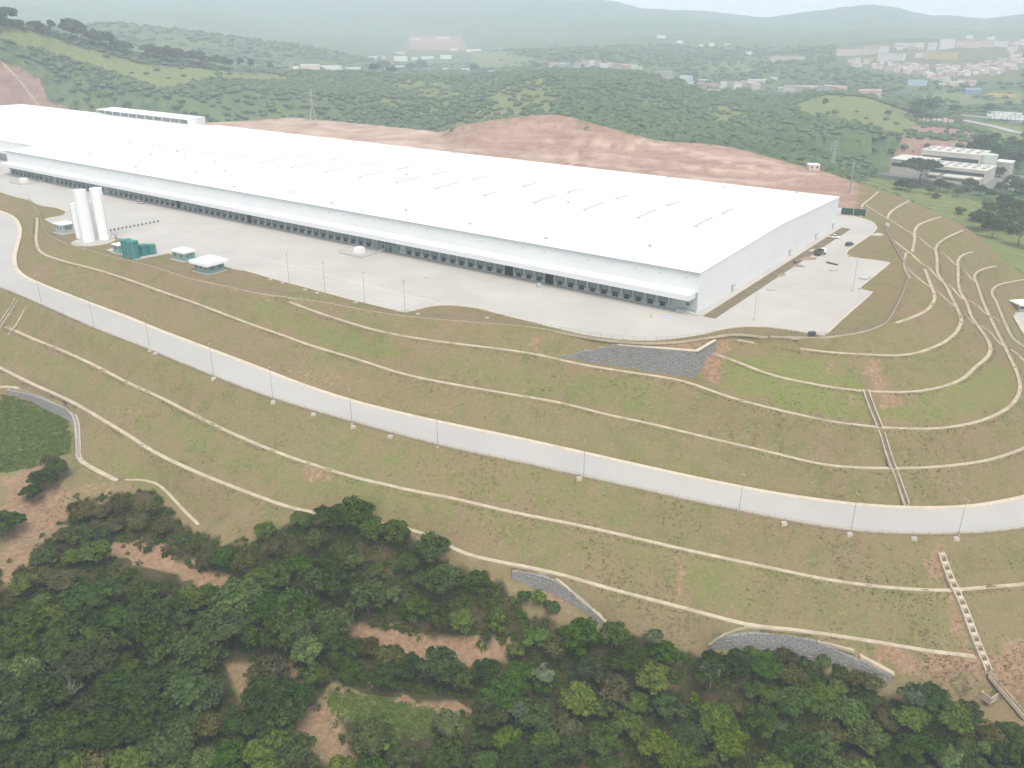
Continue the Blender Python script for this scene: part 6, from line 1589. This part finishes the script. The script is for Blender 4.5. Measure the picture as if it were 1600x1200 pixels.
SHED = [(484, 107, 27, 6, 'pink', 'white', 'pale pinkish shed at the left of the ridge factory row'), (462, 107, 8, 3, 'white', 'white', 'tiny white shed left of the pinkish one'), (517, 108, 30, 5, 'white', 'white', 'long white shed in the ridge factory row'), (552, 108, 20, 4, 'white', 'grey sheet', 'low pale shed at the right of the ridge factory row'), (626, 95, 19, 7, 'white', 'white', 'white stepped factory in the hazy valley'), (648, 93, 8, 3, 'white', 'white', 'small white shed between the valley factories'), (668, 92, 18, 4, 'white', 'white', 'flat white factory hall in the hazy valley'), (697, 92, 16, 6, 'white', 'white', 'arched white hall at the right of the valley factories'), (626, 84, 14, 3, 'pink', 'white', 'faint pale hall above the stepped factory'), (575, 92, 26, 4, 'cream', 'white', 'faint row of pale halls in the left of the valley'), (595, 91, 12, 4, 'cream', 'grey sheet', 'faint pale block beside the row of halls'), (625, 107, 15, 4, 'white', 'white', 'low white hall just over the ridge under the stepped factory'), (697, 112, 11, 5, 'brick', 'white', 'small shed with red wall and white roof on the ridge'), (730, 112, 16, 5, 'grey', 'white', 'pale grey shed on the ridge before the small pointed tree'), (665, 111, 8, 4, 'white', 'white', 'tiny arched white shed on the ridge'), (605, 112, 8, 6, 'white', 'white', 'narrow white building on the ridge in the middle'), (771, 113, 12, 3, 'cream', 'grey sheet', 'low cream shed on the ridge near the pasture'), (692, 61, 20, 3, 'pink', 'white', 'faint reddish quarry shed on the far cut hillside'), (650, 62, 16, 3, 'cream', 'grey sheet', 'faint pale shed on the far cut hillside'), (710, 79, 8, 4, 'white', 'white', 'faint white block right of the far cut hillside'), (740, 80, 22, 3, 'white', 'white', 'faint long pale hall right of the far cut hillside')]
for x, y, w, h_, wc, rc, l in SHED: house(x, y, w, h_, wc, rc, l, name='factory_shed', cat='factory shed', windows=False, depth=18)
# pink ruin on the knoll
p = far_hit(1462, 193)
t = empty('ruined_house', 'crumbling pinkish ruin under the dark trees on the knoll', 'ruin', tuple(p), -.2)
b = MB()
for x0, x1, h_ in ((-22, -18, 3), (-17, -14, 6), (-12, -8, 4.5), (-5, -1, 6), (1, 6, 5), (8, 13, 7), (15, 20, 5)): b.box(x0, x1, -3, 3, -8, h_)
b.build('wall', WM['pink'], t)
b = MB(); b.box(-21, -14, 3.1, 8, -2, 5); b.box(2, 14, 3.1, 8, -2, 5.4); b.build('rear_wall', WM['grey'], t)

# ------------------------------------------------------------------ factory in the valley
zf = -44.0
c0 = at(1387, 275, zf); c1 = at(1536, 292, zf); ax = (c1 - c0).normalized(); ay = Vector((-ax.y, ax.x, 0)); ra = math.atan2(ax.y, ax.x)
L_ = (c1 - c0).length
loop = [c0 + ax * -4 - ay * 8, c0 + ax * (L_ * 1.05) - ay * 20, c0 + ax * (L_ * 1.32) - ay * 12, c0 + ax * (L_ * 1.36) + ay * 70, c0 + ax * -6 + ay * 75]
far_pts = [Vector((p.x, p.y, zf)) for p in loop]
o = slab('factory_yard', far_pts, 2.2, plain('factory_asphalt', (.20, .195, .18), .9, .2, .1), 30)
t = empty('factory', 'white roofed factory with stepped halls and a round tank in the valley at right', 'factory', tuple(c0 + Vector((0, 0, 2.2))), ra)
M_OLDW = plain('weathered_white_wall', (.50, .48, .42), .8, .12, .15, stain=(.25, .22, .17)); M_OLDR = plain('weathered_white_roof', (.60, .58, .52), .7, .12, .1, stain=(.36, .32, .25))
def hall(x0, x1, y0, y1, h, name='hall', bays=0):
    b = MB(); b.box(x0, x1, y0, y1, -1, h); w_ = b.build(name, M_OLDW, t)
    b = MB(); b.box(x0 - .4, x1 + .4, y0 - .4, y1 + .4, h + .01, h + .7); b.build('roof', M_OLDR, w_)
    b = MB(); b.box(x0 + 1, x1 - 1, y0 - .1, y0 - .005, h * .55, h * .8); b.build('window_band', M_GLASS, w_)
    for k in range(bays):
        for j in range(2):
            x = x0 + (k + .5) * (x1 - x0) / bays; y = y0 + (j + .7) * (y1 - y0) / 2.6
            b = MB(); b.box(x - 1.2, x + 1.2, y - 3, y + 3, h + .71, h + 2.0); b.build('roof_light', M_VENT, w_)
hall(0, L_ * .42, 2, 34, 13); hall(L_ * .2, L_ * .82, 34.5, 68, 19, bays=6); hall(L_ * .42 + .5, L_ * 1.0, 0, 34, 11, bays=6); hall(L_ * .62, L_ * .98, -14, -.6, 5); hall(L_ * .44, L_ * .56, -10, -.6, 4.5)
b = MB(); b.lathe([(8.5, 0), (8.5, 19), (8.7, 19.1), (8.7, 19.4), (.2, 20.2)], 28, L_ * .86, 46); b.build('round_tank', plain('greenish_white_tank', (.50, .53, .47), .6, .06, .3), t)
q = at(1562, 276, zf); t2 = empty('factory_shed', 'white cube shaped building right of the valley factory', 'building', tuple(q + Vector((0, 0, 1))), ra)
b = MB(); b.box(-6, 7, 0, 14, -3, 12); b.build('wall', M_OLDW, t2); b = MB(); b.box(-6.4, 7.4, -.4, 14.4, 12.01, 12.6); b.build('roof', M_ROOF, t2)
q = cam_hit(1586, 338) or far_hit(1586, 338)
for k, (x, y, l) in enumerate([(1581, 336, 'white shed roof among trees at the right edge, left one'), (1597, 341, 'white shed roof cut by the right edge below the factory road')]):
    q = cam_hit(x, y) or far_hit(x, y); house(x, y, 14, 5, 'white', 'white', l, q=q, name='shed', cat='shed', depth=9)
# highway, lorry park and roadside boards
def far_road(px, w, name):
    pts = [far_hit(x, y) for x, y in px]; pts = [p for p in pts if p is not None]
    line = resample([tuple(p) for p in pts], 12, 1)
    for p in line: p[2] = far_z(p[0], p[1])
    for _ in range(4): line[1:-1] = .25 * line[:-2] + .5 * line[1:-1] + .25 * line[2:]
    b = MB(); b.sweep(line, [(-w / 2, -6), (-w / 2, 1.4), (w / 2, 1.4), (w / 2, -6)])
    return tag(b.build(name, M_FARROAD), kind='structure')
M_FARROAD = plain('highway_concrete', (.40, .39, .37), .85, .08, .05)
far_road([(1490, 180), (1520, 183), (1560, 187), (1600, 192), (1640, 196)], 9, 'highway')
far_road([(1505, 189), (1540, 196), (1570, 203), (1600, 210), (1640, 218)], 12, 'highway')
q0 = far_hit(1540, 184); 
lp_ = [far_hit(x, y) for x, y in ((1545, 186), (1600, 191), (1600, 178), (1558, 176))]
tmpl = None
for k in range(26):
    x, y = 1546 + (k % 9) * 6.4, 188 - (k // 9) * 4.2 + (k % 9) * .35
    q = far_hit(x, y)
    if q is None: continue
    if tmpl is None:
        t = empty('lorry', '', 'lorry'); b = MB(); b.box(-5, 3.2, -1.25, 1.25, 1.1, 3.9); b.build('box_body', P_WHITE, t)
        b = MB(); b.box(3.4, 5.4, -1.2, 1.2, .7, 3.2); b.build('cab', P_WHITE, t); b = MB(); b.box(-5, 5, -1.1, 1.1, .35, 1.08); b.build('chassis', M_DARK, t); tmpl = t; c_ = t
    else: c_ = copy_tree(tmpl)
    c_.location = q + Vector((0, 0, 1.2)); c_.rotation_euler.z = RND.choice([.2, .25, 1.8]); c_['label'] = 'white lorry parked in the lorry park by the highway at the right edge'; c_['group'] = 'lorries in the lorry park'
def board(px, py, wpx, hpx, legs, face, label, wr):
    q = far_hit(px, py); d = math.hypot(q.x, q.y); w = wpx * d / F_PX; h = hpx * d / F_PX; l = legs * d / F_PX
    t = empty('billboard', label, 'billboard', tuple(q), math.atan2(-q.x, q.y) + wr)
    b = MB(); b.box(-w / 2, w / 2, -.4, .4, l, l + h); b.build('panel', face, t)
    for s in (-.28, .3):
        b = MB(); b.box(s * w - .35, s * w + .35, -.35, .35, -2, l); b.build('post', M_STEEL, t)
    b = MB(); b.box(-w / 2, w / 2, -1.2, -.41, l - .5, l - .1); b.build('catwalk', M_STEEL, t)
board(1431, 144, 24, 7, 9, plain('pale_blue_panel', (.34, .48, .54), .6, .1, .2), 'pale blue billboard on two posts below the town', .1)
board(1564, 154, 34, 4, 2, plain('yellow_panel', (.62, .46, .13), .6, .1, .2), 'wide low yellow signboard on the grass below the town', 0)
M_BLUE = plain('blue_sheet', (.20, .27, .38), .6, .2, .3)
house_b = far_hit(1519, 146)
t = empty('blue_shed', 'blue sheeted shed beside the car park below the town', 'shed', tuple(house_b), -.1)
b = MB(); b.box(-13, 12, -5, 6, -3, 6); b.build('wall', M_BLUE, t); b = MB(); b.hexa([(-13.5, -5.5, 6.02), (12.5, -5.5, 6.02), (12.5, 6.5, 6.02), (-13.5, 6.5, 6.02), (-13.5, -1, 9), (12.5, -1, 9), (12.5, 1, 9), (-13.5, 1, 9)]); b.build('roof', M_BLUE, t)
# drain stair on the red cut at the far left
pts = [far_hit(x, y) for x, y in ((5, 98), (20, 112), (36, 130), (50, 150), (66, 170))]
line = resample([tuple(p) for p in pts if p], 6, 1)
b = MB(); b.sweep(line, [(-1.3, -3), (-1.3, .8), (-.6, .8), (-.5, .3), (.5, .3), (.6, .8), (1.3, .8), (1.3, -3)])
tag(b.build('drainage_chute', M_DRAIN), 'pale concrete drain running down the red cut slope at the far left', 'drain')
# ------------------------------------------------------------------ the humid air over the valley
HZ = 2.8e-4
b = MB(); b.box(-7600, 7600, -7600, 7600, -135, 330)
m = bpy.data.materials.new('humid_air'); m.use_nodes = True
nt = m.node_tree
for n in list(nt.nodes): nt.nodes.remove(n)
out = nt.nodes.new('ShaderNodeOutputMaterial'); pv = nt.nodes.new('ShaderNodeVolumePrincipled')
pv.inputs['Color'].default_value = (.79, .88, 1.0, 1); pv.inputs['Density'].default_value = HZ; pv.inputs['Anisotropy'].default_value = .0
nt.links.new(pv.outputs[0], out.inputs['Volume'])
haze = tag(b.build('haze', m), kind='stuff')
